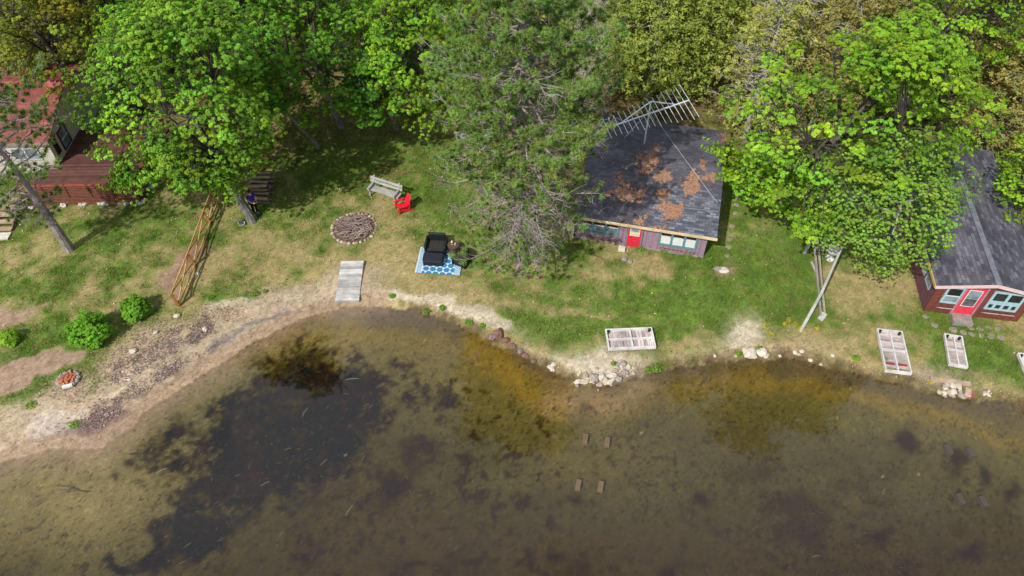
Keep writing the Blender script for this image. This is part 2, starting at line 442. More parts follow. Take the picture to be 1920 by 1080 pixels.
# ragged dark weed
fw = fbm(X, Y, 1.15, 5, 81)
weed_d = seg_dist(U + NX * 90, V + NY * 70, [(480, 712), (520, 668), (580, 655), (650, 680), (735, 715), (728, 770), (690, 800), (672, 850), (640, 890), (570, 905), (500, 935), (420, 960), (360, 960), (345, 930), (365, 880), (380, 840), (290, 880), (262, 862), (300, 830), (330, 805), (370, 790), (400, 760), (450, 740)], True)
weed = sstep(-26, 26, weed_d + 8 + (fw - .5) * 110 + (fbm(X, Y, 5.5, 3, 83) - .5) * 70)
w2 = np.clip(blob(320, 1000, 70, 45, 1.0) + blob(280, 1060, 50, 25, .8) + blob(215, 1075, 22, 12, 1.2) + blob(830, 760, 90, 30, .75, .4) + blob(400, 1010, 60, 50, .6) + blob(470, 960, 60, 40, .5) + blob(200, 1050, 12, 14, .8) + blob(560, 1040, 20, 16, .9), 0, 1.3)
weed = np.maximum(weed, sstep(0.38, 0.72, w2 * (0.25 + .9 * fw + .45 * fbm(X, Y, 5.5, 3, 83))))
lake = over(lake, lin(26, 23, 24), weed * (0.86 + 0.5 * (n3 - .5) - 0.25 * sstep(.62, .75, fbm(X, Y, 2.0, 4, 87))))
sp = fbm(X, Y, 4.2, 4, 91)
spots = sstep(0.60, 0.78, sp + 0.25 * (n1 - .5)) * sstep(-1.2, -3, D)
lake = over(lake, lin(58, 50, 44), spots * 0.6)
sp2 = fbm(X, Y, 0.75, 5, 97)
lake = over(lake, lin(66, 54, 44), sstep(0.50, 0.80, sp2) * sstep(-3, -7, D) * 0.75)
lake = over(lake, lin(60, 50, 36), sstep(0.62, 0.72, fbm(X, Y, 2.2, 4, 95)) * sstep(-1.6, -2.4, D) * (X > -9) * (X < 2) * .8)
for (bx, by, br) in [(1080, 945, 18), (1320, 930, 16), (555, 1045, 14), (1030, 1045, 14), (1640, 1020, 22), (1820, 1040, 24), (1842, 895, 16), (1795, 870, 22), (740, 915, 22), (1700, 830, 26), (1099, 772, 9), (1250, 1072, 18), (1895, 920, 16), (240, 870, 10), (210, 897, 10)]:
    lake = over(lake, lin(52, 44, 42), np.clip(blob(bx, by, br, br * .8, 1.5) * (0.3 + fw * 1.2), 0, 1) * .85)
spk = np.random.default_rng(5).random(X.shape)
lake = np.clip(lake - np.array((.018, .022, .026)), .002, 1)
lake = lake * np.array((.62, .59, .58))
lf = (sstep(-7, -1.5, D) * sstep(-4, -9, X) + .5 * blob(110, 950, 200, 110))[:, None]
lake = lake * (1 + .22 * sstep(-5, -1.5, D))[:, None] * (1 + lf * np.array((.22, .24, .75)))
lake = over(lake, lin(150, 128, 96) * .8, sstep(-1.5, -.3, D) * sstep(-6, -9, X) * .7)
lake = lake * (0.80 + 0.32 * n3 + 0.22 * (n5 - .5) + 0.25 * (n2 - .5))[:, None]
spk2 = np.random.default_rng(6).random(X.shape)
lake = lake * (1 - .5 * (spk2 < .03 + .06 * sstep(.45, .65, n1)) + .3 * (spk2 > .96))[:, None]
lake = over(lake, lin(190, 170, 120), (spk > 0.99985) * 0.45)
albedo = np.where((D > 0)[:, None], land_col, np.clip(lake, 0.004, 1))
LUSH = np.where(D > 0.1, LUSH, 0)

nx_, ny_ = len(gx), len(gy)
idx = np.arange(nx_ * ny_).reshape(ny_, nx_)
gf = np.stack([idx[:-1, :-1].ravel(), idx[:-1, 1:].ravel(), idx[1:, 1:].ravel(), idx[1:, :-1].ravel()], 1)
m, nt, out = new_mat('ground')
at = N(nt, 'ShaderNodeAttribute', attribute_name='tint')
v = coord(nt)
a = noise(nt, v, 9, 5, 0.7); b = noise(nt, v, 30, 3, 0.7)
r1 = ramp(nt, [(0.28, 0.62), (0.72, 1.36)]); nt.links.new(a, r1.inputs[0])
r2 = ramp(nt, [(0.3, 0.75), (0.7, 1.25)]); nt.links.new(b, r2.inputs[0])
c = mixc(nt, mixc(nt, at.outputs['Color'], r1.outputs[0], 0.8, 'MULTIPLY'), r2.outputs[0], 0.8, 'MULTIPLY')
principled(nt, out, c, 0.95, a, 0.5, 0.05, 0.1)
ground = np_mesh('ground', np.stack([X, Y, Z], 1), gf, m, None, albedo, smooth=True)
tag(ground, kind='structure')

# ---- water
m, nt, out = new_mat('lake water')
tr = nt.nodes.new('ShaderNodeBsdfTransparent'); tr.inputs[0].default_value = (0.95, 0.94, 0.89, 1)
gl_ = N(nt, 'ShaderNodeBsdfGlossy', Roughness=0.03)
v = coord(nt)
w1 = noise(nt, v, 2.2, 3, 0.55); w2_ = noise(nt, v, 7, 2, 0.5)
bs = N(nt, 'ShaderNodeBump', Strength=0.05, Distance=0.05); nt.links.new(w1, bs.inputs['Height'])
nt.links.new(bs.outputs[0], gl_.inputs['Normal'])
fr = N(nt, 'ShaderNodeFresnel', IOR=1.45)
mx = nt.nodes.new('ShaderNodeMixShader')
geo = nt.nodes.new('ShaderNodeNewGeometry')          # seen from below the sheet only transmits: the bed lies under air-straight rays
inv = N(nt, 'ShaderNodeMath', operation='SUBTRACT'); inv.inputs[0].default_value = 1.0; nt.links.new(geo.outputs['Backfacing'], inv.inputs[1])
ff = N(nt, 'ShaderNodeMath', operation='MULTIPLY'); nt.links.new(fr.outputs[0], ff.inputs[0]); nt.links.new(inv.outputs[0], ff.inputs[1])
nt.links.new(ff.outputs[0], mx.inputs[0]); nt.links.new(tr.outputs[0], mx.inputs[1]); nt.links.new(gl_.outputs[0], mx.inputs[2]); nt.links.new(mx.outputs[0], out.inputs[0])
wx = [-700, -60, 60, 700]; wy = [-700, 5, 40]
water = np_mesh('lake_water', [(x, y, WL) for y in wy for x in wx], [(j * 4 + i, j * 4 + i + 1, j * 4 + i + 5, j * 4 + i + 4) for j in range(2) for i in range(3)], m)
tag(water, kind='structure')

# ---- grass blades, clover and leaf litter as scattered stuff
fine = (np.abs(X) < 32) & (Y > 9) & (Y < 47) & (D > 0.15)
ids = np.nonzero(fine)[0]
def scatter(n, w):
    p = w / w.sum(); k = rng.choice(len(ids), n, p=p)
    i = ids[k]; x = X[i] + rng.uniform(-.05, .05, n); y = Y[i] + rng.uniform(-.05, .05, n)
    return i, x, y, Z[i]
gw = np.clip(LUSH[ids] * 1.0 + 0.14, 0, 1) * (.25 + 1.6 * sstep(.35, .68, fbm(X[ids], Y[ids], 2.6, 3, 45))) * (1 - path[ids]) * sstep(46, 36, Y[ids])
i, x, y, z = scatter(280000, gw)
n = len(i); an = rng.uniform(0, 6.28, n); hh = rng.uniform(.04, .14, n) * (0.6 + 0.7 * LUSH[i]); ww = rng.uniform(.008, .02, n); le = rng.uniform(0.02, 0.09, n); la = rng.uniform(0, 6.28, n)
P0 = np.stack([x - np.cos(an) * ww, y - np.sin(an) * ww, z - .01], 1); P1 = np.stack([x + np.cos(an) * ww, y + np.sin(an) * ww, z - .01], 1)
P2 = np.stack([x + np.cos(la) * le, y + np.sin(la) * le, z + hh], 1)
vs = np.stack([P0, P1, P2], 1).reshape(-1, 3)
base = albedo[i] * rng.uniform(.75, 1.6, (n, 1))
gsel = (rng.random(n) < LUSH[i] * 0.9 + .1)[:, None]
gc = np.where(gsel, base * 0.6 + lin(116, 138, 54) * rng.uniform(.35, .8, (n, 1)), base * 0.7 + lin(190, 170, 120) * rng.uniform(.1, .5, (n, 1)))
grass = np_mesh('grass', vs, np.arange(n * 3).reshape(-1, 3), leaf_mat('grass blade', 0.3, 0.7, 0.1), None, np.repeat(gc, 3, 0))
tag(grass, 'short patchy green and straw coloured grass of the lawn', 'grass', kind='stuff')
# fallen leaves and petals
lw = (0.15 + lit[ids] + blob(680, 400, 150, 60, .4)[ids] + blob(480, 380, 80, 50, .4)[ids]) * sstep(46, 36, Y[ids]) * (1 - 0.8 * path[ids])
i, x, y, z = scatter(9000, lw); n = len(i)
an = rng.uniform(0, 6.28, n); sz = rng.uniform(.02, .055, n)
u = np.stack([np.cos(an), np.sin(an), rng.normal(0, .3, n)], 1) * sz[:, None]; w = np.stack([-np.sin(an), np.cos(an), rng.normal(0, .3, n)], 1) * (sz * .7)[:, None]
c0 = np.stack([x, y, z + .05], 1)
vs = np.stack([c0 - u, c0 - w, c0 + u, c0 + w], 1).reshape(-1, 3)
pal = np.array([lin(196, 170, 128), lin(150, 110, 74), lin(120, 84, 58), lin(214, 200, 150)])[rng.integers(0, 4, n)] * rng.uniform(.6, 1.1, (n, 1))
litter = np_mesh('leaf_litter', vs, np.arange(n * 4).reshape(-1, 4), tint_mat('dry leaf'), None, np.repeat(pal, 4, 0))
tag(litter, 'scattered dry brown and straw coloured leaves on the lawn', 'leaf litter', kind='stuff')
# twigs, shells and weed thrown up on the left beach and along the bank
wk = (np.clip(wr + wr2, 0, 1) * (D > .9) + 0.22 * sparse * (1 - nearw) + 0.2 * sstep(.9, .2, D) * (X > -5))[ids]
i, x, y, z = scatter(8000, wk + 1e-6); n = len(i)
an = rng.uniform(0, 6.28, n); ln = rng.uniform(.012, .05, n) * np.where(X[i] < -5, 1, .6); wd = rng.uniform(.006, .016, n)
u = np.stack([np.cos(an), np.sin(an), rng.normal(0, .15, n)], 1) * ln[:, None]; w = np.stack([-np.sin(an), np.cos(an), np.zeros(n)], 1) * wd[:, None]
c0 = np.stack([x, y, z + rng.uniform(.01, .05, n)], 1)
vs = np.stack([c0 - u - w, c0 + u - w, c0 + u + w, c0 - u + w], 1).reshape(-1, 3)
pal = np.array([lin(128, 104, 100), lin(150, 126, 120), lin(172, 150, 136), lin(92, 74, 70), lin(214, 200, 184)])[rng.choice(5, n, p=[.32, .28, .17, .17, .06])] * rng.uniform(.7, 1.2, (n, 1))
wrack = np_mesh('beach_debris', vs, np.arange(n * 4).reshape(-1, 4), tint_mat('driftweed'), None, np.repeat(pal, 4, 0))
tag(wrack, 'purplish brown washed-up weed, twigs and shells along the beach', 'debris', kind='stuff')
# strands of waterweed lying on the bed
lk = np.nonzero((np.abs(X) < 30) & (Y > 9) & (D < -1.0) & (Y < 30))[0]
ww_ = .03 + 1.2 * weed[lk] * (1 - .8 * weed[lk]) + .5 * spots[lk] + .12 * sstep(.5, .7, sp2)[lk]
kk = lk[rng.choice(len(lk), 5200, p=ww_ / ww_.sum())]; n = len(kk)
an = rng.normal(.6, .9, n); ln = rng.uniform(.04, .15, n); wd = rng.uniform(.005, .013, n)
u = np.stack([np.cos(an), np.sin(an), rng.normal(0, .1, n)], 1) * ln[:, None]; w = np.stack([-np.sin(an), np.cos(an), np.zeros(n)], 1) * wd[:, None]
c0 = np.stack([X[kk] + rng.uniform(-.06, .06, n), Y[kk] + rng.uniform(-.06, .06, n), Z[kk] + .03], 1)
vs = np.stack([c0 - u, c0 + w, c0 + u, c0 - w], 1).reshape(-1, 3)
pal = np.array([lin(40, 34, 28), lin(60, 50, 34), lin(104, 88, 56), lin(30, 26, 26)])[rng.choice(4, n, p=[.38, .26, .10, .26])]
weeds = np_mesh('waterweed', vs, np.arange(n * 4).reshape(-1, 4), tint_mat('waterweed'), None, np.repeat(pal, 4, 0))
tag(weeds, 'dark strands of waterweed lying on the sandy lake bed', 'waterweed', kind='stuff')
def GZ(px, py):
    """photo pixel -> point on the ground"""
    p = G(px, py, 0)
    for _ in range(4):
        p = G(px, py, float(ground_z(np.array([p[0]]), np.array([p[1]]))[0]))
    return p
def ZG(x, y): return float(ground_z(np.array([x]), np.array([y]))[0])
# ------------------------------------------------------------------ buildings
def shingle_mat(name, c1, c2, c3, row=0.16, moss=None, patch=None, sc=1.0, ydir=0):
    """asphalt shingles: rows of tabs, each with its own tone; the object's x runs along the rows, y across"""
    m, nt, out = new_mat(name)
    v = coord(nt, (sc, sc, 0) if not ydir else (sc, sc, 0), (0, 0, ydir))
    br = N(nt, 'ShaderNodeTexBrick', Scale=1.0); br.inputs['Brick Width'].default_value = row * 2.1; br.inputs['Row Height'].default_value = row
    br.inputs['Mortar Size'].default_value = 0.012; br.inputs['Bias'].default_value = -0.1; br.offset = 0.5
    br.inputs['Color1'].default_value = (0, 0, 0, 1); br.inputs['Color2'].default_value = (1, 1, 1, 1); br.inputs['Mortar'].default_value = (0, 0, 0, 1)
    nt.links.new(v, br.inputs['Vector'])
    r = ramp(nt, [(0.0, c1), (0.55, c2), (1.0, c3)]); nt.links.new(br.outputs['Color'], r.inputs[0])
    big = noise(nt, coord(nt), 0.55, 4, 0.6); r2 = ramp(nt, [(0.35, 0.7), (0.65, 1.3)]); nt.links.new(big, r2.inputs[0])
    c = mixc(nt, r.outputs[0], r2.outputs[0], 1.0, 'MULTIPLY')
    if patch:                                       # a run of newer, paler shingles with a straight upper edge
        sx = nt.nodes.new('ShaderNodeSeparateXYZ'); nt.links.new(coord(nt), sx.inputs[0])
        wn = noise(nt, coord(nt), 1.1, 2, 0.5)
        a1 = N(nt, 'ShaderNodeMath', operation='MULTIPLY_ADD'); nt.links.new(wn, a1.inputs[0]); a1.inputs[1].default_value = 2.4; nt.links.new(sx.outputs[0], a1.inputs[2])
        g1 = N(nt, 'ShaderNodeMath', operation='GREATER_THAN'); nt.links.new(a1.outputs[0], g1.inputs[0]); g1.inputs[1].default_value = patch[0] + 1.2
        g2 = N(nt, 'ShaderNodeMath', operation='LESS_THAN'); nt.links.new(sx.outputs[1], g2.inputs[0]); g2.inputs[1].default_value = patch[1]
        g = N(nt, 'ShaderNodeMath', operation='MULTIPLY'); nt.links.new(g1.outputs[0], g.inputs[0]); nt.links.new(g2.outputs[0], g.inputs[1])
        r3 = ramp(nt, [(0.0, lin(72, 74, 84)), (0.5, lin(96, 100, 110)), (1.0, lin(132, 138, 150))]); nt.links.new(br.outputs['Color'], r3.inputs[0])
        c = mixc(nt, c, r3.outputs[0], g.outputs[0])
    if moss is not None:
        sp = noise(nt, coord(nt), 6, 5, 0.75); r4 = ramp(nt, [(0.62, 0.0), (0.74, 0.8)]); nt.links.new(sp, r4.inputs[0]); c = mixc(nt, c, moss, r4.outputs[0])
    principled(nt, out, c, 0.8, br.outputs['Fac'], -0.4, 0.02, 0.35)
    return m
def boards(name, c, axis=2, w=0.14):
    m, nt, out = new_mat(name)
    sx = nt.nodes.new('ShaderNodeSeparateXYZ'); nt.links.new(coord(nt), sx.inputs[0])
    d = N(nt, 'ShaderNodeMath', operation='DIVIDE'); nt.links.new(sx.outputs[axis], d.inputs[0]); d.inputs[1].default_value = w
    fr_ = N(nt, 'ShaderNodeMath', operation='FRACT'); nt.links.new(d.outputs[0], fr_.inputs[0])
    r = ramp(nt, [(0.0, 0.45), (0.12, 1.0), (1.0, 1.0)]); nt.links.new(fr_.outputs[0], r.inputs[0])
    a = noise(nt, coord(nt), 5, 5, 0.7); r2 = ramp(nt, [(0.3, tuple(np.array(c) * .78)), (0.7, tuple(np.array(c) * 1.2))]); nt.links.new(a, r2.inputs[0])
    principled(nt, out, mixc(nt, r2.outputs[0], r.outputs[0], 1.0, 'MULTIPLY'), 0.75, fr_.outputs[0], 0.3, 0.01, 0.25)
    return m

M_glass = glass_mat('dark window glass')
M_glass2 = glass_mat('pale curtained glass', lin(150, 170, 178) * .7, 0.12)
M_teal = plain('teal trim paint', lin(90, 140, 146), 0.6, 0.15)
M_palet = plain('pale blue green trim', lin(160, 190, 196), 0.6, 0.12)
M_white = plain('white trim paint', lin(214, 214, 208), 0.6, 0.12)
M_red = plain('red door paint', lin(214, 46, 66), 0.45, 0.10)
M_pinkdoor = plain('faded red door paint', lin(216, 60, 78), 0.5, 0.12)
M_fascia = wood('raw fascia board', lin(196, 160, 110), lin(236, 214, 176), 0)
M_stone = plain('grey stone', lin(150, 142, 134), 0.9, 0.35, 3)
M_pale = plain('pale limestone', lin(205, 196, 182), 0.9, 0.25, 4)
M_dark = plain('dark iron', lin(52, 44, 40), 0.7, 0.3)
M_needle = tint_mat('pine needle')

def window(parent, p, w, h, mat_f, mat_g, cols=1, rows=1, fr=0.07, wall=0, split=None, off=0.0):
    """window set proud of a wall; p = lower left corner in the house frame (x along the wall). wall=0 front (faces -y), 1 left side (faces -x), 2 right side"""
    f = MB(); g = MB()
    def T(x, y, z):
        return (x, y, z)
    def bx(x0, x1, z0, z1, d0, d1, mb):
        if wall == 0: mb.box(((x0 + x1) / 2, p[1] - (d0 + d1) / 2, (z0 + z1) / 2), (x1 - x0, d1 - d0, z1 - z0))
        elif wall == 1: mb.box((p[1] - (d0 + d1) / 2, (x0 + x1) / 2, (z0 + z1) / 2), (d1 - d0, x1 - x0, z1 - z0))
        else: mb.box((p[1] + (d0 + d1) / 2, (x0 + x1) / 2, (z0 + z1) / 2), (d1 - d0, x1 - x0, z1 - z0))
    x0, z0 = p[0], p[2]
    bx(x0, x0 + w, z0, z0 + fr, 0, .06, f); bx(x0, x0 + w, z0 + h - fr, z0 + h, 0, .06, f)
    bx(x0, x0 + fr, z0 + fr, z0 + h - fr, 0, .06, f); bx(x0 + w - fr, x0 + w, z0 + fr, z0 + h - fr, 0, .06, f)
    for c in range(1, cols):
        xx = x0 + w * c / cols; bx(xx - fr * .6, xx + fr * .6, z0 + fr, z0 + h - fr, 0, .055, f)
    fo = f.build('window', mat_f, parent)
    s = MB()
    zs = z0 + h * (split or 0.5)
    if rows > 1:
        for c in range(cols):
            xa, xb = x0 + w * c / cols + fr, x0 + w * (c + 1) / cols - fr
            bx(xa, xb, zs - .025, zs + .025, 0.01, .05, s)
        s.build('sash_bar', M_white, fo)
    for c in range(cols):
        xa, xb = x0 + w * c / cols + fr * .55, x0 + w * (c + 1) / cols - fr * .55
        pg = MB(); bx(xa, xb, zs if rows > 1 else z0 + fr * .5, z0 + h - fr * .5, 0.004, .022, pg); pg.build('pane', mat_g[0], fo)
        if rows > 1:
            pg = MB(); bx(xa, xb, z0 + fr * .5, zs, 0.004, .02, pg); pg.build('pane', mat_g[1], fo)
    return fo

def frame_of(a, b):
    A, B = GZ(*a), GZ(*b); u = B - A; u[2] = 0; W = np.linalg.norm(u); return A, math.atan2(u[1], u[0]), W

def gable(root, W, Dp, he, hr, ov, mat_roof, mat_fascia, along='x', x0=0.0, thick=0.10, names=('roof', 'fascia')):
    """low gable roof; along='x': ridge runs along x, else along y"""
    xa, xb, ya, yb = x0 - ov[0], W + ov[1], -ov[2], Dp + ov[3]
    obs = []
    if along == 'x':
        ym = Dp / 2; sl1 = (hr - he) / (ym - ya); prof = [(ya, he), (ym, hr), (yb, he)]
        mb = MB()
        mb.add([(xa, y, z) for y, z in prof] + [(xb, y, z) for y, z in prof] + [(xa, y, z - thick) for y, z in prof] + [(xb, y, z - thick) for y, z in prof],
               [(0, 3, 4, 1), (1, 4, 5, 2), (6, 7, 10, 9), (7, 8, 11, 10), (0, 1, 7, 6), (1, 2, 8, 7), (3, 9, 10, 4), (4, 10, 11, 5), (0, 6, 9, 3), (2, 5, 11, 8)])
        r = mb.build('roof', mat_roof, root)
        f = MB().bar((xa - .01, ya - .022, he - .05), (xb + .03, ya - .022, he - .05), .04, .15)
        f.build('fascia', mat_fascia, root)
    else:
        xm = (xa + xb) / 2; prof = [(xa, he), (xm, hr), (xb, he)]
        mb = MB()
        mb.add([(x, ya, z) for x, z in prof] + [(x, yb, z) for x, z in prof] + [(x, ya, z - thick) for x, z in prof] + [(x, yb, z - thick) for x, z in prof],
               [(0, 1, 4, 3), (1, 2, 5, 4), (6, 9, 10, 7), (7, 10, 11, 8), (0, 3, 9, 6), (2, 8, 11, 5), (0, 6, 7, 1), (1, 7, 8, 2), (3, 4, 10, 9), (4, 5, 11, 10)])
        r = mb.build('roof', mat_roof, root)
    return r

# ---- the middle cottage: mauve walls, red door, charcoal roof
A, rz, W = frame_of((1079, 446), (1317.5, 484)); MA, MRZ = A, rz
DP, HE, HR = 7.9, 1.93, 2.75
mid = thing('cottage', 'mauve cottage with red door and charcoal shingle roof strewn with brown needles', 'cottage', A, rz)
M_mauve = boards('mauve wall boards', lin(150, 124, 138), 0, 0.3)
wl = MB()
wl.add([(0, 0, 0), (W, 0, 0), (W, DP, 0), (0, DP, 0), (0, 0, HE - .05), (W, 0, HE - .05), (W, DP, HE - .05), (0, DP, HE - .05), (0, DP / 2, HR - .13), (W, DP / 2, HR - .13)],
       [(0, 1, 5, 4), (1, 2, 6, 9, 5), (2, 3, 7, 6), (3, 0, 4, 8, 7)])
wl.build('wall', M_mauve, mid)
MB().box((W / 2, DP / 2, .06), (W + .05, DP + .05, .12)).build('plinth', M_stone, mid)
M_shing = shingle_mat('charcoal shingles', lin(74, 72, 80), lin(84, 83, 91), lin(98, 97, 106), 0.15, None, (3.75, 2.35))
gable(mid, W, DP, HE, HR, (.12, .36, .45, .4), M_shing, M_fascia, 'x')
fw_ = lambda px: (px - 1079) / (1317.5 - 1079) * W      # position along the front wall from a pixel column
dx0, dx1 = fw_(1173), fw_(1202)
d = MB().box(((dx0 + dx1) / 2, -.03, .98), (dx1 - dx0 - .1, .05, 1.8)).build('door', M_red, mid)
MB().box(((dx0 + dx1) / 2, -.062, 1.25), (.50, .014, .78)).build('window_frame', M_white, d)
MB().box(((dx0 + dx1) / 2, -.074, 1.38), (.42, .010, .44)).build('pane', M_glass2, d)
MB().box(((dx0 + dx1) / 2, -.074, 1.02), (.42, .010, .22)).build('curtain', plain('cream curtain', lin(205, 196, 150)), d)
f = MB()
for xx in (dx0 + .02, dx1 - .02): f.box((xx, -.035, .98), (.08, .07, 1.86))
f.build('door_frame', plain('grey blue frame', lin(110, 122, 130)), mid)
wa, wb = fw_(1084), fw_(1158)
window(mid, (wa, 0, .62), wb - wa, 1.0, M_teal, (M_glass, M_glass2), 3, 2, .09, 0, .55)
wa, wb = fw_(1232), fw_(1301)
window(mid, (wa, 0, .55), wb - wa, 1.0, M_teal, (M_glass, M_white), 3, 2, .09, 0, .6)
b = MB()
for xx in np.linspace(fw_(1236), fw_(1298), 9): b.bar((xx, -.10, .28), (xx + .05, -.16, .5), .03)
b.bar((fw_(1236), -.16, .5), (fw_(1298), -.16, .5), .03); b.bar((fw_(1236), -.1, .28), (fw_(1298), -.1, .28), .03)
b.build('flower_rack', plain('pinkish metal rack', lin(150, 122, 118)), mid)
b = MB()
for xx in np.linspace(fw_(1100), fw_(1155), 9): b.bar((xx, -.10, .28), (xx + .05, -.16, .5), .03)
b.bar((fw_(1100), -.16, .5), (fw_(1155), -.16, .5), .03); b.bar((fw_(1100), -.1, .28), (fw_(1155), -.1, .28), .03)
b.build('flower_rack', plain('rusty metal rack', lin(120, 96, 90)), mid)
st = MB().box((dx0 - .12, -.35, .09), (.36, .3, .2)); so_ = st.build('stone_step', M_pale, None, bevel=.02)
so_.location = A; so_.rotation_euler = (0, 0, rz); so_.name = 'stone_block'; tag(so_, 'squared grey stone block beside the red door of the mauve cottage', 'stone block')
# needle litter on its roof (real needles lying on the slope)
def roof_pt(px, py):
    """pixel -> point on the front or back slope of the middle roof, in its own frame"""
    R = rotz(-rz)
    for z in (2.3,):
        p = G(px, py, z); zz = z
        for _ in range(8):
            q = R @ (p - A); y = q[1]
            zz = HE + (HR - HE) * (y + .45) / (DP / 2 + .45) if y < DP / 2 else HR - (HR - HE) * (y - DP / 2) / (DP / 2 + .4)
            p = G(px, py, zz + A[2])
        q = R @ (p - A); q[2] = zz; return q
PATCH = [[(1229, 270), (1236, 278), (1234, 302), (1220, 322), (1212, 328), (1205, 320), (1206, 305), (1217, 290)], [(1248, 312), (1252, 318), (1257, 337), (1235, 343), (1225, 332)],
         [(1297, 320), (1308, 325), (1311, 358), (1288, 367), (1278, 355), (1287, 340)], [(1308, 327), (1340, 330), (1336, 340), (1306, 337)], [(1315, 303), (1322, 305), (1318, 318), (1312, 312)],
         [(1135, 362), (1160, 355), (1210, 357), (1208, 367), (1190, 378), (1165, 373)], [(1158, 325), (1176, 345), (1184, 358), (1172, 360), (1160, 345)], [(1238, 355), (1257, 358), (1247, 377), (1230, 373)],
         [(1232, 385), (1256, 380), (1279, 384), (1279, 402), (1270, 411), (1240, 413), (1244, 393)], [(1192, 415), (1210, 406), (1208, 416), (1199, 419)], [(1280, 226), (1292, 229), (1288, 235), (1278, 232)],
         [(1342, 250), (1362, 255), (1362, 268), (1352, 266)], [(1225, 426), (1245, 430), (1238, 434)], [(1195, 296), (1202, 290), (1206, 300), (1198, 312)]]
vs = []
def needle(px, py, ln, lift=.02):
    q = roof_pt(px, py); a = random.uniform(0, math.pi); l = ln * random.uniform(.6, 1.2); wd = random.uniform(.012, .022)
    ca, sa = math.cos(a), math.sin(a); zo = random.uniform(.008, lift)
    for (s, t) in ((-l, 0), (l, 0), (l * .3, wd * 2)):
        xx, yy = q[0] + ca * s - sa * t, q[1] + sa * s + ca * t
        dz = (HR - HE) / (DP / 2 + .45); dz = dz if q[1] < DP / 2 else -(HR - HE) / (DP / 2 + .4)
        vs.append((xx, yy, q[2] + dz * (yy - q[1]) + zo + random.uniform(0, .01)))
for poly in PATCH:
    pa = np.array(poly, float); x0, y0 = pa.min(0) - 4; x1, y1 = pa.max(0) + 4
    nn = int((x1 - x0) * (y1 - y0) * 1.15) + 20
    qx, qy = rng.uniform(x0, x1, nn), rng.uniform(y0, y1, nn)
    d = seg_dist(qx, qy, poly, True) + (fbm(qx, qy, .2, 5, 3) - .5) * 30
    for k in np.nonzero(d > 0)[0]: needle(qx[k], qy[k], .07)
for _ in range(900): needle(random.uniform(1100, 1340), random.uniform(235, 430), .05)
vs = np.array(vs); nn = len(vs) // 3
pal = np.array([lin(166, 124, 98), lin(146, 106, 84), lin(178, 140, 114)])[rng.integers(0, 3, nn)] * rng.uniform(.7, 1.1, (nn, 1))
ln_ = np_mesh('pine_needles', vs, np.arange(nn * 3).reshape(-1, 3), M_needle, None, np.repeat(pal, 3, 0))
ln_.location = A; ln_.rotation_euler = (0, 0, rz); tag(ln_, 'patches of fallen brown pine needles lying on the charcoal cottage roof', 'pine needles', kind='stuff')
# seam board across the new shingles
q0, q1 = roof_pt(1279, 390), roof_pt(1347, 397)
MB().bar(q0 + [0, 0, .015], q1 + [0, 0, .015], .05, .02).build('flashing_strip', plain('grey flashing', lin(120, 124, 132)), mid)
# lichen and twigs: two bare fallen branches on the roof
def loc_thing(mb, name, mat, label, cat, loc=A, r=rz, group=None):
    o = mb.build(name, mat); o.location = loc; o.rotation_euler = (0, 0, r); return tag(o, label, cat, group)
t = MB()
for pts in ([(1124, 402), (1128, 392), (1127, 380)], [(1126, 398), (1136, 390), (1147, 390), (1150, 395)]):
    t.tube([roof_pt(*p) + [0, 0, .06] for p in pts], [.02, .016, .01], 5)
loc_thing(t, 'fallen_branch', plain('grey twig', lin(150, 140, 132)), 'bare forked branch lying on the dark left part of the cottage roof', 'branch')

# ---- the red cottage on the right
A2, rz2, W2 = frame_of((1730, 583), (1906, 604))
D2, HE2, HR2 = 10.0, 2.12, 2.62
red = thing('cottage', 'brick red cottage with pink door and grey gable roof at the right edge', 'cottage', A2, rz2)
M_rw = boards('brick red boards', lin(116, 64, 55), 0, 0.3); M_pl = boards('purple brown side boards', lin(112, 74, 84), 1, 0.3)
MB().add([(0, 0, 0), (W2, 0, 0), (W2, 0, HE2 - .03), (W2 / 2, 0, HR2 - .12), (0, 0, HE2 - .03)], [(0, 1, 2, 3, 4)])
w_ = MB(); w_.add([(0, 0, 0), (W2, 0, 0), (W2, 0, HE2 - .06), (W2 / 2, 0, HR2 - .14), (0, 0, HE2 - .06)], [(0, 1, 2, 3, 4)]); w_.build('front_wall', M_rw, red)
w_ = MB(); w_.add([(0, 0, 0), (0, D2, 0), (0, D2, HE2 - .06), (0, 0, HE2 - .06), (W2, 0, 0), (W2, D2, 0), (W2, D2, HE2 - .06), (W2, 0, HE2 - .06), (W2 / 2, D2, HR2 - .14)],
                   [(0, 3, 2, 1), (4, 5, 6, 7), (1, 2, 8, 6, 5)]); w_.build('side_wall', M_pl, red)
M_sh2 = shingle_mat('weathered grey shingles', lin(72, 70, 78), lin(94, 92, 101), lin(120, 118, 127), 0.16, lin(160, 150, 140), None, 1.0, math.pi / 2)
gable(red, W2, D2, HE2, HR2, (.30, .45, .34, .3), M_sh2, M_fascia, 'y')
xm2 = (-.30 + W2 + .45) / 2
MB().bar((xm2, -.33, HR2 + .012), (xm2, D2 + .29, HR2 + .012), .26, .02).build('ridge_cap', plain('pale ridge cap', lin(112, 113, 122), .8, .35, 3), red)
fb = MB()
for xa_, za_, xb_, zb_ in ((-.31, HE2, xm2, HR2), (xm2, HR2, W2 + .46, HE2)): fb.bar((xa_, -.36, za_ - .07), (xb_, -.36, zb_ - .07), .04, .17)
fb.build('gable_board', plain('dusty pink board', lin(214, 186, 182), .7, .12), red)
MB().bar((-.325, -.34, HE2 - .05), (-.325, D2 + .3, HE2 - .05), .04, .14).build('eave_board', plain('yellow ochre board', lin(206, 168, 96)), red)
g2 = lambda px: (px - 1730) / (1906 - 1730) * W2
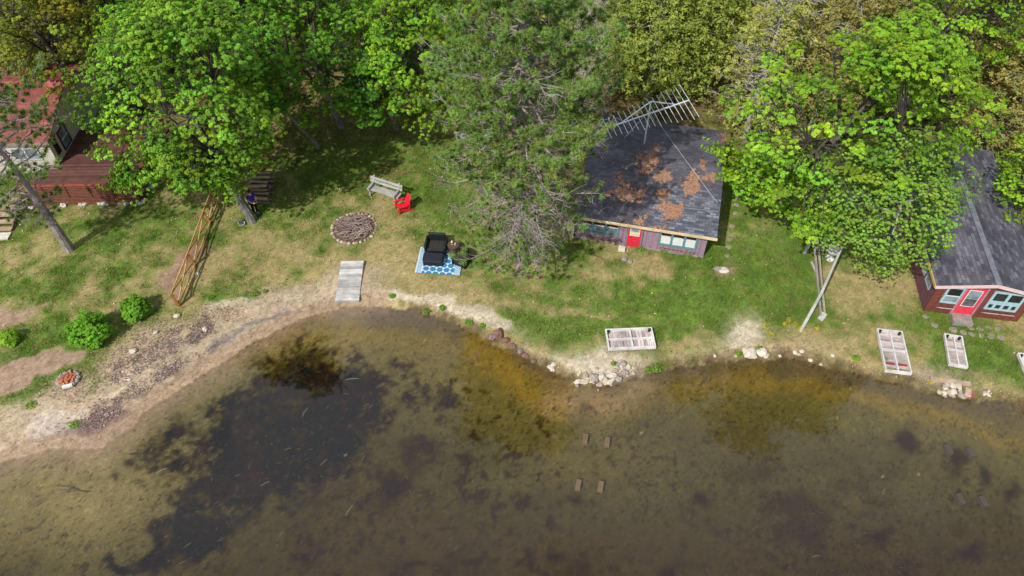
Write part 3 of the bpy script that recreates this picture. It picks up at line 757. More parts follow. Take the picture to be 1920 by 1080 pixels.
fo = window(red, (g2(1748), 0, .78), g2(1780) - g2(1748), 1.1, M_palet, (M_glass, M_glass2), 1, 2, .09, 0, .45)
wd0, wd1 = g2(1781), g2(1817)
d = MB().box(((wd0 + wd1) / 2, -.03, 1.02), (wd1 - wd0 - .04, .05, 1.86)).build('door', M_pinkdoor, red)
MB().box(((wd0 + wd1) / 2, -.062, 1.28), (.60, .014, 1.12)).build('window_frame', M_white, d)
MB().box(((wd0 + wd1) / 2, -.075, 1.55), (.52, .010, .5)).build('pane', M_glass2, d)
MB().box(((wd0 + wd1) / 2, -.075, 1.02), (.52, .010, .5)).build('pane', glass_mat('dim glass', lin(120, 130, 132) * .6, .1), d)
f = MB()
for xx in (wd0 - .03, wd1 + .03): f.box((xx, -.035, 1.02), (.08, .07, 1.98))
f.build('door_frame', plain('pink grey frame', lin(170, 130, 136)), red)
xa, xb = g2(1831), g2(1889)
window(red, (xa, 0, 1.18), xb - xa, .72, M_palet, (M_glass, M_glass), 2, 1, .10)
window(red, (xa, 0, .68), xb - xa, .48, M_palet, (M_glass, M_glass), 4, 1, .10)
for k, (ya, yb) in enumerate(((.5, 1.25), (1.45, 2.2))):
    window(red, (ya, 0, .95), yb - ya, .95, plain('grey window frame', lin(140, 150, 158)), (M_glass, M_glass2), 1, 2, .06, 1, .6)
for x0_, x1_ in ((g2(1748), g2(1776)), (g2(1832), g2(1858)), (g2(1862), g2(1887))):
    b = MB(); nx = 7
    for xx in np.linspace(x0_, x1_, nx): b.bar((xx, -.08, .45), (xx, -.24, .62), .025)
    b.bar((x0_, -.24, .62), (x1_, -.24, .62), .03); b.bar((x0_, -.08, .45), (x1_, -.08, .45), .03); b.bar((x0_, -.16, .53), (x1_, -.16, .53), .025)
    b.build('flower_rack', plain('white metal rack', lin(190, 176, 172)), red)
q = MB().box((wd0 + .42, -.36, .08), (.88, .62, .2)); loc_thing(q, 'door_step', M_stone, 'grey concrete step at the pink door of the red cottage', 'step', A2, rz2)

# ---- the left cottage with red roof, and its deck
A3, rz3, W3 = frame_of((0, 325.5), (119, 322.5))
FRZ = rz3
A3 = A3 + rotz(rz3) @ np.array((-3.0, 0, 0)); W3 = W3 + 3.0
fl = .55
left = thing('cottage', 'cream cottage with rusty red roof behind the red pine at the left edge', 'cottage', A3, rz3)
w_ = MB(); H3, R3, D3 = 2.28, 3.6, 7.5
w_.add([(0, 0, 0), (W3, 0, 0), (W3, D3, 0), (0, D3, 0), (0, 0, H3 - .05), (W3, 0, H3 - .05), (W3, D3, H3 - .05), (0, D3, H3 - .05), (0, D3 / 2, R3 - .14), (W3, D3 / 2, R3 - .14)],
       [(0, 1, 5, 4), (1, 2, 6, 9, 5), (2, 3, 7, 6), (3, 0, 4, 8, 7)])
w_.build('wall', boards('cream wall boards', lin(206, 200, 182), 2, .18), left)
M_rust = shingle_mat('rust red roofing', lin(134, 70, 64), lin(150, 82, 75), lin(164, 96, 89), .22, lin(120, 74, 60))
gable(left, W3, D3, H3, R3, (.2, .25, .25, .25), M_rust, plain('grey brown eave', lin(150, 130, 116)), 'x')
window(left, (W3 - 2.2, 0, .95), 1.5, .85, plain('white grey frame', lin(200, 202, 200)), (M_glass2, M_glass2), 2, 1, .08)
window(left, (1.1, W3, .7), 1.0, 1.2, M_dark, (M_glass2, M_glass2), 1, 2, .07, 2)
window(left, (.35, W3, .95), .4, .9, M_dark, (M_glass, M_glass), 1, 1, .06, 2)
# deck: its own frame from its front lower edge
P0, P1 = GZ(52, 386), GZ(266, 382); u = P1 - P0; u[2] = 0; WD = np.linalg.norm(u); rzd = math.atan2(u[1], u[0])
deck = thing('deck', 'dark red-brown wooden deck with lattice railing and skirt by the cream cottage', 'deck', P0, rzd)
M_deck = wood('red brown deck boards', lin(86, 58, 52), lin(122, 84, 74), 0, 3, .8, (1, .14))
M_lat = plain('red brown lattice', lin(138, 84, 66), .75, .25, 4)
fh = .55
MB().box((WD / 2, 3.0, fh - .03), (WD, 6.0, .06)).build('floor', M_deck, deck)
def lattice(mb, x0, x1, y, z0, z1, step=.115, w=.05, t=.012):
    n = int((x1 - x0) / step)
    for k in range(n + 1): mb.box((x0 + (x1 - x0) * k / n, y, (z0 + z1) / 2), (w * .5, t, z1 - z0))
    n = int((z1 - z0) / .10)
    for k in range(n + 1): mb.box(((x0 + x1) / 2, y - t - .002, z0 + (z1 - z0) * k / n), (x1 - x0, t, w))
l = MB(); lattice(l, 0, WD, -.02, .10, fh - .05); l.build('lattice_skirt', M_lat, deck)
MB().box((WD / 2, .14, .28), (WD - .1, .05, .5)).build('under_deck_shade', plain('painted under-deck shade', lin(40, 26, 22)), deck)  # near-black sheet behind the lattice, colour stands in for shade under the deck
pn = 5
for k in range(pn + 1):
    MB().box((.05 + (WD - .1) * k / pn, .05, fh / 2 + .42), (.10, .10, fh + .86)).build('rail_post', M_deck, deck)
for k in range(pn):
    xa, xb = .10 + (WD - .1) * k / pn, (WD - .1) * (k + 1) / pn
    l = MB(); lattice(l, xa, xb, .05, fh + .08, fh + .74); l.build('lattice_panel', M_lat, deck)
MB().box((WD / 2, .05, fh + .80), (WD + .08, .13, .045)).build('handrail', plain('red cedar rail', lin(150, 74, 52)), deck)
l = MB()
for y in np.arange(.3, 5.9, .115): l.box((WD - .05, y, fh + .40), (.012, .03, .72))
for z in np.arange(.1, .75, .1): l.box((WD - .065, 3.0, fh + z), (.012, 5.9, .045))
l.build('side_lattice', M_lat, deck)
MB().box((WD - .05, 3.0, fh + .80), (.13, 5.96, .045)).build('side_handrail', plain('red cedar side rail', lin(140, 70, 50)), deck)
q = MB().box((WD, 3, .3), (.04, 6, .46)); q.build('side_skirt', M_deck, deck)
# foundation boulders
proto = None
for k, (px, py) in enumerate([(120, 386), (152, 385), (160, 384), (189, 383), (199, 383), (226, 381), (238, 382), (264, 382), (268, 380), (40, 392), (60, 390), (285, 352), (280, 330)]):
    p = GZ(px, py)
    if proto is None:
        proto = thing('boulder', 'pale grey boulder at the foot of the lattice deck skirt', 'boulder', p, 0, 'boulders along the deck skirt')
        MB().rock((0, 0, .06), (.19, .15, .13), 3).build('stone', M_pale, proto)
    else: dup(proto, p + [0, 0, 0], random.uniform(0, 6), random.uniform(.75, 1.15))
# timber steps at the left edge
P = GZ(2, 432); stp = thing('garden_steps', 'weathered tan timber steps climbing beside the deck at the left edge', 'steps', P, .05)
Mt = wood('tan sleeper', lin(150, 122, 96), lin(190, 166, 140), 0)
for k in range(5): MB().box((.1 - .02 * k, .42 * k, .10 + .13 * k), (1.05, .27, .10), jit=.015).build('tread', Mt, stp)
for sx in (-.5, .62): MB().bar((sx, -.1, .02), (sx, 1.9, .62), .06, .16).build('stringer', wood('grey stringer', lin(96, 84, 74), lin(130, 116, 104), 1), stp)
MB().box((.05, -.52, .05), (1.2, .5, .12), jit=.03).build('landing_slab', M_pale, stp)
# ------------------------------------------------------------------ fence of crossed rails
M_rail = wood('yellow pine rail', lin(196, 146, 92), lin(226, 180, 122), 0); M_rail2 = wood('orange pine rail', lin(168, 112, 56), lin(200, 142, 78), 0)
feet = [GZ(336, 574), GZ(365.5, 498), GZ(394, 419), GZ(419, 351), GZ(441, 292), GZ(459, 238), GZ(474, 190)]
fence = thing('rail_fence', 'golden timber fence with crossed diagonal rails running from shore to maple', 'fence', feet[0])
lf = [f - feet[0] for f in feet]
HT = .98
lean = np.array((-.08, -.04, 0))
for p in lf: MB().bar(p - [0, 0, .1], p + lean + [0, 0, HT], .11, .11).build('post', M_rail2, fence)
for k in range(len(lf) - 1):
    p, q = lf[k], lf[k + 1]; up = lambda z: np.array((0, 0, z)) + lean * z
    MB().bar(p + up(HT - .05), q + up(HT - .05), .042, .07).build('top_rail', M_rail, fence)
    MB().bar(p + up(.16) + [.07, 0, 0], q + up(.16) + [.07, 0, 0], .045, .07).build('bottom_rail', M_rail, fence)
    MB().bar(p + up(.2) + [.02, 0, 0], q + up(HT - .1) + [.02, 0, 0], .04, .07).build('diagonal_rail', M_rail, fence)
    MB().bar(p + up(HT - .1) - [.05, 0, 0], q + up(.2) - [.05, 0, 0], .04, .07).build('diagonal_rail', M_rail2, fence)

# ------------------------------------------------------------------ bench, chair, fire ring
def head(a, b):
    p, q = GZ(*a), GZ(*b); return math.atan2(q[1] - p[1], q[0] - p[0])
M_greyw = wood('silver grey timber', lin(150, 146, 140), lin(200, 198, 192), 0)
rb = head((690, 352), (756, 374))
p = (GZ(692, 360) + GZ(752, 380)) / 2
bench = thing('park_bench', 'weathered grey wooden bench standing behind the red lawn chair', 'bench', p, rb)
for k, y in enumerate((-.14, .01, .16)): MB().box((0, y, .43), (1.95, .13, .045)).build('seat_plank', M_greyw, bench)
for z, y in ((.66, .30), (.84, .36)): MB().box((0, y, z), (2.0, .04, .14), rx=-.3).build('back_plank', M_greyw, bench)
for s in (-.78, .78):
    l = MB(); l.bar((s, -.24, 0), (s, -.16, .42), .09, .08, (1, 0, 0)); l.bar((s, .38, 0), (s, .16, .42), .09, .08, (1, 0, 0)); l.bar((s, -.24, .395), (s, .24, .395), .09, .06)
    l.build('leg_frame', M_greyw, bench)
    l = MB(); l.bar((s * 1.02, .2, .40), (s * 1.02, .43, .98), .08, .08, (1, 0, 0)); l.bar((s * 1.02, -.30, .60), (s * 1.02, .34, .63), .10, .05); l.bar((s * 1.02, -.26, .40), (s * 1.02, -.28, .60), .08, .07, (1, 0, 0))
    l.build('arm_frame', M_greyw, bench)

M_redp = plain('bright red plastic', lin(236, 26, 58), .4, .06, 5, .5)
p = GZ(756, 393); face = math.atan2(-.47, -.88)
ch = thing('lawn_chair', 'bright red plastic adirondack chair facing the stone fire ring', 'chair', p, face - math.pi / 2, scale=.9)
# local +y is the way it faces
def slab(name, prof, x0, x1, mat, par, th=.03):
    mb = MB(); n = len(prof)
    vs_ = [(x, y, z) for x in (x0, x1) for y, z in prof] + [(x, y, z - th) for x in (x0, x1) for y, z in prof]
    fs = [(i, i + 1, n + i + 1, n + i) for i in range(n - 1)] + [(2 * n + i + 1, 2 * n + i, 3 * n + i, 3 * n + i + 1) for i in range(n - 1)]
    fs += [(i + 1, i, 2 * n + i, 2 * n + i + 1) for i in range(n - 1)] + [(n + i, n + i + 1, 3 * n + i + 1, 3 * n + i) for i in range(n - 1)]
    fs += [(0, n, 3 * n, 2 * n), (n - 1, 3 * n - 1, 4 * n - 1, 2 * n - 1)][:1] + [(n - 1, 3 * n - 1, 4 * n - 1, 2 * n - 1)]
    mb.add(vs_, fs); return mb.build(name, mat, par)
for k in range(4): slab('seat_slat', [(.34 - k * .145, .36 - k * .03), (.34 - k * .145 - .13, .36 - k * .03 - .028)], -.25, .25, M_redp, ch)
for k in range(5):
    x = -.22 + k * .11; top = .92 + .10 * math.cos((k - 2) * .62)
    slab('back_slat', [(-.22, .26), (-.34, .58), (-.50, top)], x - .05, x + .05, M_redp, ch)
MB().bar((-.27, -.37, .62), (.27, -.37, .62), .04, .06).build('back_rail', M_redp, ch)
for s in (-1, 1):
    l = MB().box((s * .33, .10, .56), (.13, .66, .03)); l.build('armrest', M_redp, ch, bevel=.01)
    MB().bar((s * .30, .36, 0), (s * .30, .34, .55), .06, .11, (1, 0, 0)).build('leg', M_redp, ch)
    MB().bar((s * .30, .36, .30), (s * .28, -.55, 0), .05, .12).build('leg', M_redp, ch)
    MB().bar((s * .31, -.28, .22), (s * .31, -.34, .56), .05, .07, (1, 0, 0)).build('arm_support', M_redp, ch)

p = GZ(664, 429)
fp = thing('fire_ring', 'ring of pale stones around ash on the lawn', 'fire pit', p)
rp = (GZ(705, 428) - GZ(623, 428))[0] / 2
MB().lathe([(rp, -.05), (rp, .035), (rp * .6, .05), (.02, .055)], 28).build('ash_bed', plain('ash and bark', lin(108, 84, 74), .95, .4, 9), fp)
Ms = [plain('ring stone %s' % k, c, .9, .25, 5) for k, c in (('pale', lin(184, 170, 150)), ('tan', lin(148, 130, 112)))]
for k in range(34):
    a = k / 34 * 6.283 + random.uniform(-.05, .05); s = .078 + random.uniform(-.03, .03)
    low = math.sin(a) > .2
    MB().rock((math.cos(a) * rp, math.sin(a) * rp * .98, .05), (s * 1.15, s * (1.0), .075 if not low else .055), k).build('ring_stone', Ms[k % 3 == 0], fp)
t = MB()
for k in range(150):
    a, r = random.uniform(0, 6.28), rp * .82 * math.sqrt(random.random()); x, y = r * math.cos(a), r * math.sin(a)
    b_ = random.gauss(a + 1.57, .9) if k % 3 else random.uniform(0, 6.28); l = random.uniform(.2, .62) * (1 - .35 * r / rp); h0 = .10 + .26 * (1 - (r / rp) ** 2)
    e = np.array((math.cos(b_) * l, math.sin(b_) * l, random.uniform(-.06, .12)))
    m0 = np.array((x, y, h0 * random.uniform(.5, 1)))
    pts = [m0 - e, m0 + [random.uniform(-.05, .05), random.uniform(-.05, .05), .03], m0 + e]
    pts = [np.array((*(q[:2] if np.hypot(q[0], q[1]) < rp * .9 else q[:2] * rp * .9 / np.hypot(q[0], q[1])), max(q[2], .06))) for q in pts]
    t.tube(pts, [.020, .017, .009], 4)
o = t.build('brushwood_pile', wood('grey brown sticks', lin(128, 108, 100), lin(196, 176, 166), 0)); o.location = p
tag(o, 'heap of grey brown sticks piled inside the stone fire ring', 'brushwood')

# ------------------------------------------------------------------ rug, wicker seats
rc = [GZ(778, 512), GZ(862, 518), GZ(868, 470), GZ(789, 464)]
e1 = rc[1] - rc[0]; RW = np.hypot(*e1[:2]); RD = np.hypot(*(rc[3] - rc[0])[:2]) ; rr = math.atan2(e1[1], e1[0])
m, nt, out = new_mat('blue trellis rug')
sx = nt.nodes.new('ShaderNodeSeparateXYZ'); nt.links.new(coord(nt), sx.inputs[0])
def mth(op, a, b=None, c=None):
    n = N(nt, 'ShaderNodeMath', operation=op)
    for i, v in enumerate((a, b, c)):
        if v is None: continue
        if isinstance(v, bpy.types.NodeSocket): nt.links.new(v, n.inputs[i])
        else: n.inputs[i].default_value = v
    return n.outputs[0]
x_, y_ = sx.outputs[0], sx.outputs[1]
k = 2 * math.pi / .27
c1 = mth('COSINE', mth('MULTIPLY', y_, k * .9)); c2 = mth('COSINE', mth('ADD', mth('MULTIPLY', x_, k * .78), mth('MULTIPLY', y_, k * .45))); c3 = mth('COSINE', mth('SUBTRACT', mth('MULTIPLY', x_, k * .78), mth('MULTIPLY', y_, k * .45)))
hexl = mth('LESS_THAN', mth('ADD', mth('ADD', c1, c2), c3), -.96)
bx_ = mth('COSINE', mth('MULTIPLY', mth('ADD', x_, y_), 2 * math.pi / .13)); by_ = mth('COSINE', mth('MULTIPLY', mth('SUBTRACT', x_, y_), 2 * math.pi / .13))
bord = mth('GREATER_THAN', mth('ADD', bx_, by_), -.1)
inb = mth('MAXIMUM', mth('LESS_THAN', x_, .30), mth('GREATER_THAN', x_, RW - .30))
pat = mth('ADD', mth('MULTIPLY', inb, bord), mth('MULTIPLY', mth('SUBTRACT', 1, inb), hexl))
edge = mth('MAXIMUM', mth('LESS_THAN', x_, .05), mth('LESS_THAN', mth('ABSOLUTE', mth('SUBTRACT', x_, .31)), .025))
pat = mth('MINIMUM', mth('MAXIMUM', pat, edge), 1.0)
c = mixc(nt, lin(62, 128, 168), lin(204, 220, 228), pat)
nz = noise(nt, coord(nt), 40, 2, .6); r_ = ramp(nt, [(.3, .85), (.7, 1.12)]); nt.links.new(nz, r_.inputs[0])
principled(nt, out, mixc(nt, c, r_.outputs[0], 1.0, 'MULTIPLY'), .9, nz, .2, .005, .1)
rug_pts = []
gxr, gyr = np.linspace(0, RW, 16), np.linspace(0, RD, 14)
rb_ = MB()
for yy in gyr:
    for xx in gxr: rb_.v.append((xx, yy, .022 + .012 * math.sin(xx * 3.1 + yy * 2) * math.sin(yy * 4 + 1)))
rb_.f = [(j * 16 + i, j * 16 + i + 1, (j + 1) * 16 + i + 1, (j + 1) * 16 + i) for j in range(13) for i in range(15)]
rug = rb_.build('outdoor_rug', m); rug.location = rc[0] + [0, 0, .03]; rug.rotation_euler = (0, 0, rr)
mm = rug.modifiers.new('t', 'SOLIDIFY'); mm.thickness = .012
tag(rug, 'blue and white trellis patterned outdoor rug under the black wicker ottoman', 'rug')

m, nt, out = new_mat('black wicker')
v = coord(nt); wv = N(nt, 'ShaderNodeTexWave', Scale=14.0, Distortion=0.5); nt.links.new(v, wv.inputs['Vector'])
wv2 = N(nt, 'ShaderNodeTexWave', Scale=14.0, Distortion=0.5, bands_direction='Z'); nt.links.new(v, wv2.inputs['Vector'])
mm_ = mixc(nt, wv.outputs[0], wv2.outputs[0], 1.0, 'MULTIPLY'); r_ = ramp(nt, [(.1, lin(14, 15, 18)), (.8, lin(42, 44, 52))]); nt.links.new(mm_, r_.inputs[0])
principled(nt, out, r_.outputs[0], .5, mm_, .5, .01, .4); M_wick = m
M_cush = plain('charcoal cushion', lin(38, 40, 48), .9, .2)
M_rattan = plain('woven dark seat', lin(62, 58, 50), .8, .45, 30)
def wicker(label, px, py, wd, dp, back=True, rot=0.0, name='wicker_armchair'):
    t = thing(name, label, 'armchair', GZ(px, py), rr + rot)
    MB().box((0, .0, .20), (wd - .24, dp - .06, .30)).build('seat', M_wick, t, bevel=.02)
    sm = MB()
    for k in range(9): sm.box((-(wd - .3) / 2 + (wd - .3) * k / 8, -.04, .365), (.05, dp - .26, .03))
    for k in range(6): sm.box((0, -.04 - (dp - .28) / 2 + (dp - .28) * k / 5, .372), (wd - .26, .04, .03))
    sm.build('seat_weave', M_rattan, t)
    for s in (-1, 1): MB().box((s * (wd / 2 - .06), -.0, .31), (.12, dp, .58), jit=.004).build('armrest', M_wick, t, bevel=.03)
    MB().box((0, dp / 2 - .07, .42), (wd - .24, .14, .78), rx=-.12).build('backrest', M_wick, t, bevel=.03)
    for sx_ in (-1, 1):
        for sy_ in (-1, 1): MB().box((sx_ * (wd / 2 - .06), sy_ * (dp / 2 - .06), .012), (.06, .06, .03)).build('foot', M_dark, t)
    return t
wicker('wide black wicker armchair without cushions behind the ottoman on the rug', 819, 468, 1.12, .86)
t = thing('ottoman', 'black cushioned ottoman standing on the blue trellis rug', 'ottoman', GZ(813, 493) + [0, 0, .04], rr)
MB().box((0, 0, .17), (.98, .54, .30)).build('base', M_wick, t, bevel=.02); MB().box((0, 0, .39), (1.0, .56, .13)).build('cushion', M_cush, t, bevel=.04)
for sx_ in (-1, 1):
    for sy_ in (-1, 1): MB().box((sx_ * .44, sy_ * .22, .01), (.06, .06, .03)).build('foot', M_dark, t)
wicker('dark navy wicker armchair at the rug edge half hidden by pine branches', 866, 493, .78, .74, rot=-.35)
t = thing('side_table', 'small round dark side table between wicker armchair and pine branches', 'table', GZ(851, 472))
MB().lathe([(.05, 0), (.27, .0), (.29, .03), (.24, .25), (.26, .46), (.30, .48), (.30, .52), (.02, .525)], 18).build('drum', plain('brown drum', lin(92, 70, 58), .6, .2), t)
b = thing('bottle', 'white bottle with dark label standing on the round side table', 'bottle', GZ(851, 472) + [-.06, .04, .526])
MB().lathe([(.055, 0), (.055, .16), (.025, .21), (.022, .26), (.0, .262)], 12).build('body', M_white, b); MB().lathe([(.057, .04), (.057, .12)], 12).build('paper_band', M_dark, b)
b = thing('drink_can', 'tan tin standing next to the white bottle on the side table', 'tin', GZ(851, 472) + [.10, -.02, .526])
MB().lathe([(.06, 0), (.06, .11), (.055, .12), (.0, .12)], 12).build('body', plain('tan tin', lin(190, 150, 110)), b)
t = thing('camping_cooler', 'small blue lidded cooler standing in the shade of the big pine', 'cooler', GZ(915, 262))
MB().lathe([(.19, 0), (.24, .42), (.25, .44)], 16).build('tub', plain('blue plastic', lin(40, 120, 200), .4, .1), t); MB().lathe([(.26, .44), (.26, .50), (.1, .53), (0, .53)], 16).build('lid', plain('light blue plastic', lin(70, 150, 225), .4, .1), t)
t = thing('picnic_table', 'grey plank picnic table half hidden under the pine left of the blue cooler', 'table', GZ(884, 272), .2)
for k in range(5): MB().box((0, -.32 + .16 * k, .74), (1.8, .145, .04)).build('top_plank', M_greyw, t)
for s in (-1, 1):
    MB().box((0, s * .72, .44), (1.8, .26, .04)).build('seat', M_greyw, t)
    MB().bar((s * .6, -.7, 0), (s * .6, .25, .72), .05, .09).build('leg', M_greyw, t); MB().bar((s * .6, .7, 0), (s * .6, -.25, .70), .05, .09).build('leg', M_greyw, t)
    MB().bar((s * .6 + .06, -.8, .40), (s * .6 + .06, .8, .40), .05, .08).build('brace', M_greyw, t)

# ------------------------------------------------------------------ dock sections
M_dockg = wood('grey dock boards', lin(172, 168, 164), lin(222, 218, 212), 0, 3, .85, (1, .17))
M_dockw = wood('whitewashed frame', lin(200, 192, 188), lin(236, 232, 228), 0)
M_dockp = wood('flaking dock planks', lin(158, 140, 134), lin(228, 218, 212), 0, 2.5, .9, (1, .15))
M_dockpx = wood('flaking pink planks', lin(150, 124, 116), lin(238, 228, 224), 1, 2.5, .9, (0, .15))
def quad_frame(a, b, c, d):
    """a lower-left, b lower-right, c upper-right, d upper-left in pixels -> origin, heading, width, depth"""
    A_, B_, C_, D_ = (GZ(*q) for q in (a, b, c, d))
    ctr = (A_ + B_ + C_ + D_) / 4
    dv = ((D_ - A_) + (C_ - B_)) / 2; wv_ = ((B_ - A_) + (C_ - D_)) / 2
    return ctr, dv, wv_
ctr, dv, wv_ = quad_frame((632, 568), (673, 571), (684, 493), (640, 490))
L_ = np.hypot(*dv[:2]); Wd = np.hypot(*wv_[:2]); h_ = math.atan2(dv[1], dv[0]) - math.pi / 2
slope = math.atan2(GZ(661, 491)[2] - WL - .02, L_)
dk = thing('dock_section', 'grey planked dock section sloping down the bank into the water below the fire ring', 'dock', (ctr[0], ctr[1], .07), h_); dk.rotation_euler = (.07, 0, h_)
pl = MB()
for k in range(int(L_ / .165)): pl.box((0, -L_ / 2 + .083 + k * .165, .0), (Wd, .155, .035), jit=.006)
pl.build('deck_planks', M_dockg, dk)
for s in (-1, 1): MB().box((s * (Wd / 2 - .03), 0, -.10), (.05, L_ - .02, .16)).build('side_beam', M_greyw, dk)
MB().box((0, -L_ / 2 + .04, -.10), (Wd - .12, .05, .16)).build('end_beam', M_greyw, dk)
def dock_frame(label, quad, cross, long_, along='y', gaps=(), redrow=None, mat=None, name='dock_section'):
    ctr, dv, wv_ = quad_frame(*quad)
    L_ = np.hypot(*dv[:2]); Wd = np.hypot(*wv_[:2]); h_ = math.atan2(dv[1], dv[0]) - math.pi / 2
    # heading shared between the two measured edges
    h2 = math.atan2(wv_[1], wv_[0]); h_ = (h_ + h2) / 2
    pz = max(GZ(*q)[2] for q in quad)
    t = thing(name, label, 'dock', (ctr[0], ctr[1], max(ctr[2], pz - .03) + .10), h_)
    bd = MB(); rd = MB()
    ln, ac = (L_, Wd) if along == 'y' else (Wd, L_)
    n = int(ln / .15)
    for k in range(n):
        if k in gaps: continue
        pos = -ln / 2 + .075 + k * ln / n
        tgt = rd if redrow is not None and k in redrow else bd
        if along == 'y': tgt.box((0, pos, 0), (Wd - .02, ln / n * .93, .03), jit=.006)
        else: tgt.box((pos, 0, 0), (ln / n * .93, L_ - .02, .03), jit=.006)
    bd.build('planks', mat or M_dockp, t)
    if redrow: rd.build('painted_plank', plain('faded red plank', lin(150, 66, 60), .8, .3), t)
    for s in (-1, 1):
        MB().box((s * (Wd / 2 - .03), 0, .09), (.06, L_, .16)).build('side_beam', M_dockw, t)
        MB().box((0, s * (L_ / 2 - .03), .09), (Wd - .124, .06, .16)).build('end_beam', M_dockw, t)
    for f_ in long_: MB().box((f_ * Wd, 0, .085), (.055, L_ - .13, .145)).build('stringer', M_dockw, t)
    for f_ in cross: MB().box((0, f_ * L_, .08), (Wd - .13, .055, .13)).build('cross_beam', M_dockw, t)
    for s in (-1, 1): MB().lathe([(.06, 0), (.06, .17), (.0, .172)], 8, (s * (Wd / 2 - .14), L_ / 2 - .13, .02)).build('post_socket', M_dark, t)
    return t
dock_frame('upturned white dock frame lying lengthwise by the shore, midmost of the upturned ones', ((1140, 661), (1227, 656), (1222, 618), (1134, 625)), (0,), (.02,), 'x', mat=M_dockpx)
dock_frame('tall upturned dock frame with a red plank near its lower end, at the water edge', ((1650, 707), (1700, 708), (1691, 627), (1644, 622)), (.02,), (.0,), 'y', (1,), (3,))
dock_frame('small narrow upturned dock frame on the grass in front of the red cottage', ((1774, 689), (1810, 694), (1801, 637), (1767, 631)), (.02,), (.02,), 'y')
dock_frame('white painted dock frame lying on the grass, cut off by the right edge', ((1928, 768), (1990, 776), (1968, 668), (1909, 672)), (.0,), (.0,), 'y', mat=M_dockw)

# ------------------------------------------------------------------ swing frame, poles, urn by the birch
sw = thing('swing_frame', 'weathered grey timber swing frame with two long beams leaning by the birch', 'swing frame', GZ(1530, 560))
o_ = GZ(1530, 560); Lp = lambda px, py, z: G(px, py, z) - o_
a1 = Lp(1527, 441, 2.0); foot1 = Lp(1508, 474, 0.05); foot2 = Lp(1543, 448, .9)
MB().bar(foot1, a1 + [0, 0, .1], .14, .14).build('leg', M_greyw, sw)
MB().bar(a1 + [.1, 0, .05], Lp(1545, 436, 2.0), .06, .10).build('top_beam', M_greyw, sw); MB().bar(a1, Lp(1543, 440, 1.6), .06, .10).build('brace', M_greyw, sw)
MB().bar(a1 + [-.05, -.1, -.05], Lp(1539, 592, .18), .10, .08).build('long_beam', wood('grey beam', lin(120, 110, 102), lin(168, 158, 150), 1), sw)
MB().bar(a1 + [.12, -.1, -.02], Lp(1546, 588, .20), .08, .10).build('long_beam', wood('brown beam', lin(128, 108, 92), lin(190, 180, 160), 1), sw)
MB().bar(Lp(1537, 600, .04), Lp(1547, 587, .30), .26, .06).build('foot_board', M_greyw, sw)
MB().bar(Lp(1521, 490, .9), Lp(1531, 512, .6), .05, .10).build('hanger', M_greyw, sw)
pole = thing('flag_pole', 'long pale grey pole leaning across the swing frame beams', 'pole', GZ(1501, 621))
o_ = GZ(1501, 621)
MB().tube([(0, 0, -.05), (G(1540, 550, 1.15) - o_), G(1579, 462, 2.3) - o_], [.085, .075, .055], 8).build('shaft', wood('pale grey pole', lin(160, 156, 148), lin(204, 202, 196), 2), pole)
MB().lathe([(.075, 0), (.08, .03), (.04, .06), (0, .065)], 8, tuple(G(1579, 462, 2.3) - o_)).build('end_cap', M_greyw, pole)
t = thing('garden_urn', 'white painted garden urn on a pedestal behind the leaning pole', 'urn', GZ(1556, 486))
MB().lathe([(.20, 0), (.20, .06), (.10, .12), (.08, .3), (.14, .36)], 14).build('pedestal', M_white, t)
MB().lathe([(.10, .36), (.24, .46), (.28, .62), (.24, .72), (.30, .76), (.27, .78), (.2, .74), (0, .72)], 16).build('bowl', M_white, t, smooth=True)
o = MB().rock((0, 0, .12), (.17, .14, .13), 8).build('garden_stone', M_white); o.location = GZ(1552, 484); tag(o, 'white painted stone lying at the foot of the urn pedestal', 'stone')
t = thing('garden_statue', 'weathered grey garden statue beside the white urn', 'statue', GZ(1540, 468))
MB().lathe([(.18, 0), (.18, .12), (.13, .14), (.16, .4), (.12, .62), (.15, .70), (.10, .76), (.04, .80)], 12).build('figure', M_stone, t, smooth=True); MB().rock((0, 0, .88), (.09, .09, .11), 2, .08).build('head', M_stone, t, smooth=True)

# ------------------------------------------------------------------ antenna on a mast behind the middle cottage
ZA = 4.6
e0, e1_ = G(1138, 240, ZA), G(1292, 188, ZA); cb = G(1218, 207, ZA)
base = np.array((cb[0], cb[1], 0))
ant = thing('tv_antenna', 'large silver television antenna with many rods above the cottage roof', 'antenna', base)
M_alu = plain('weathered aluminium', lin(214, 218, 222), .5, .1, 5, .5, .1)
Lo = lambda p: p - base
MB().bar(Lo(e0), Lo(e1_), .06, .06).build('boom', M_alu, ant)
dirE = G(1269, 158, ZA) - G(1307, 221, ZA); dirE /= np.linalg.norm(dirE)
for k in range(17):
    f_ = k / 16; c_ = e0 * (1 - f_) + e1_ * f_; hl = .75 + .75 * f_ ** 1.3 + (.12 if k % 3 == 0 else 0)
    MB().tube([Lo(c_ - dirE * hl), Lo(c_ + dirE * hl)], .016, 5).build('rod', M_alu, ant)
ap = cb + [0, 0, .55]
t = MB(); t.bar(Lo(cb + (e0 - cb) * .62), Lo(ap), .05); t.bar(Lo(ap), Lo(cb + (e1_ - cb) * .62), .05); t.build('truss', M_alu, ant)
MB().tube([(0, 0, 0), Lo(ap)], .04, 8).build('mast', M_alu, ant)
R_ = rotz(rz); rw = lambda px, py: R_ @ roof_pt(px, py) + A
t = MB()
for px, py in ((1215, 236), (1229, 231)): t.bar(Lo(cb - [0, 0, .1]), Lo(rw(px, py)), .035)
t.build('strut', M_alu, ant)
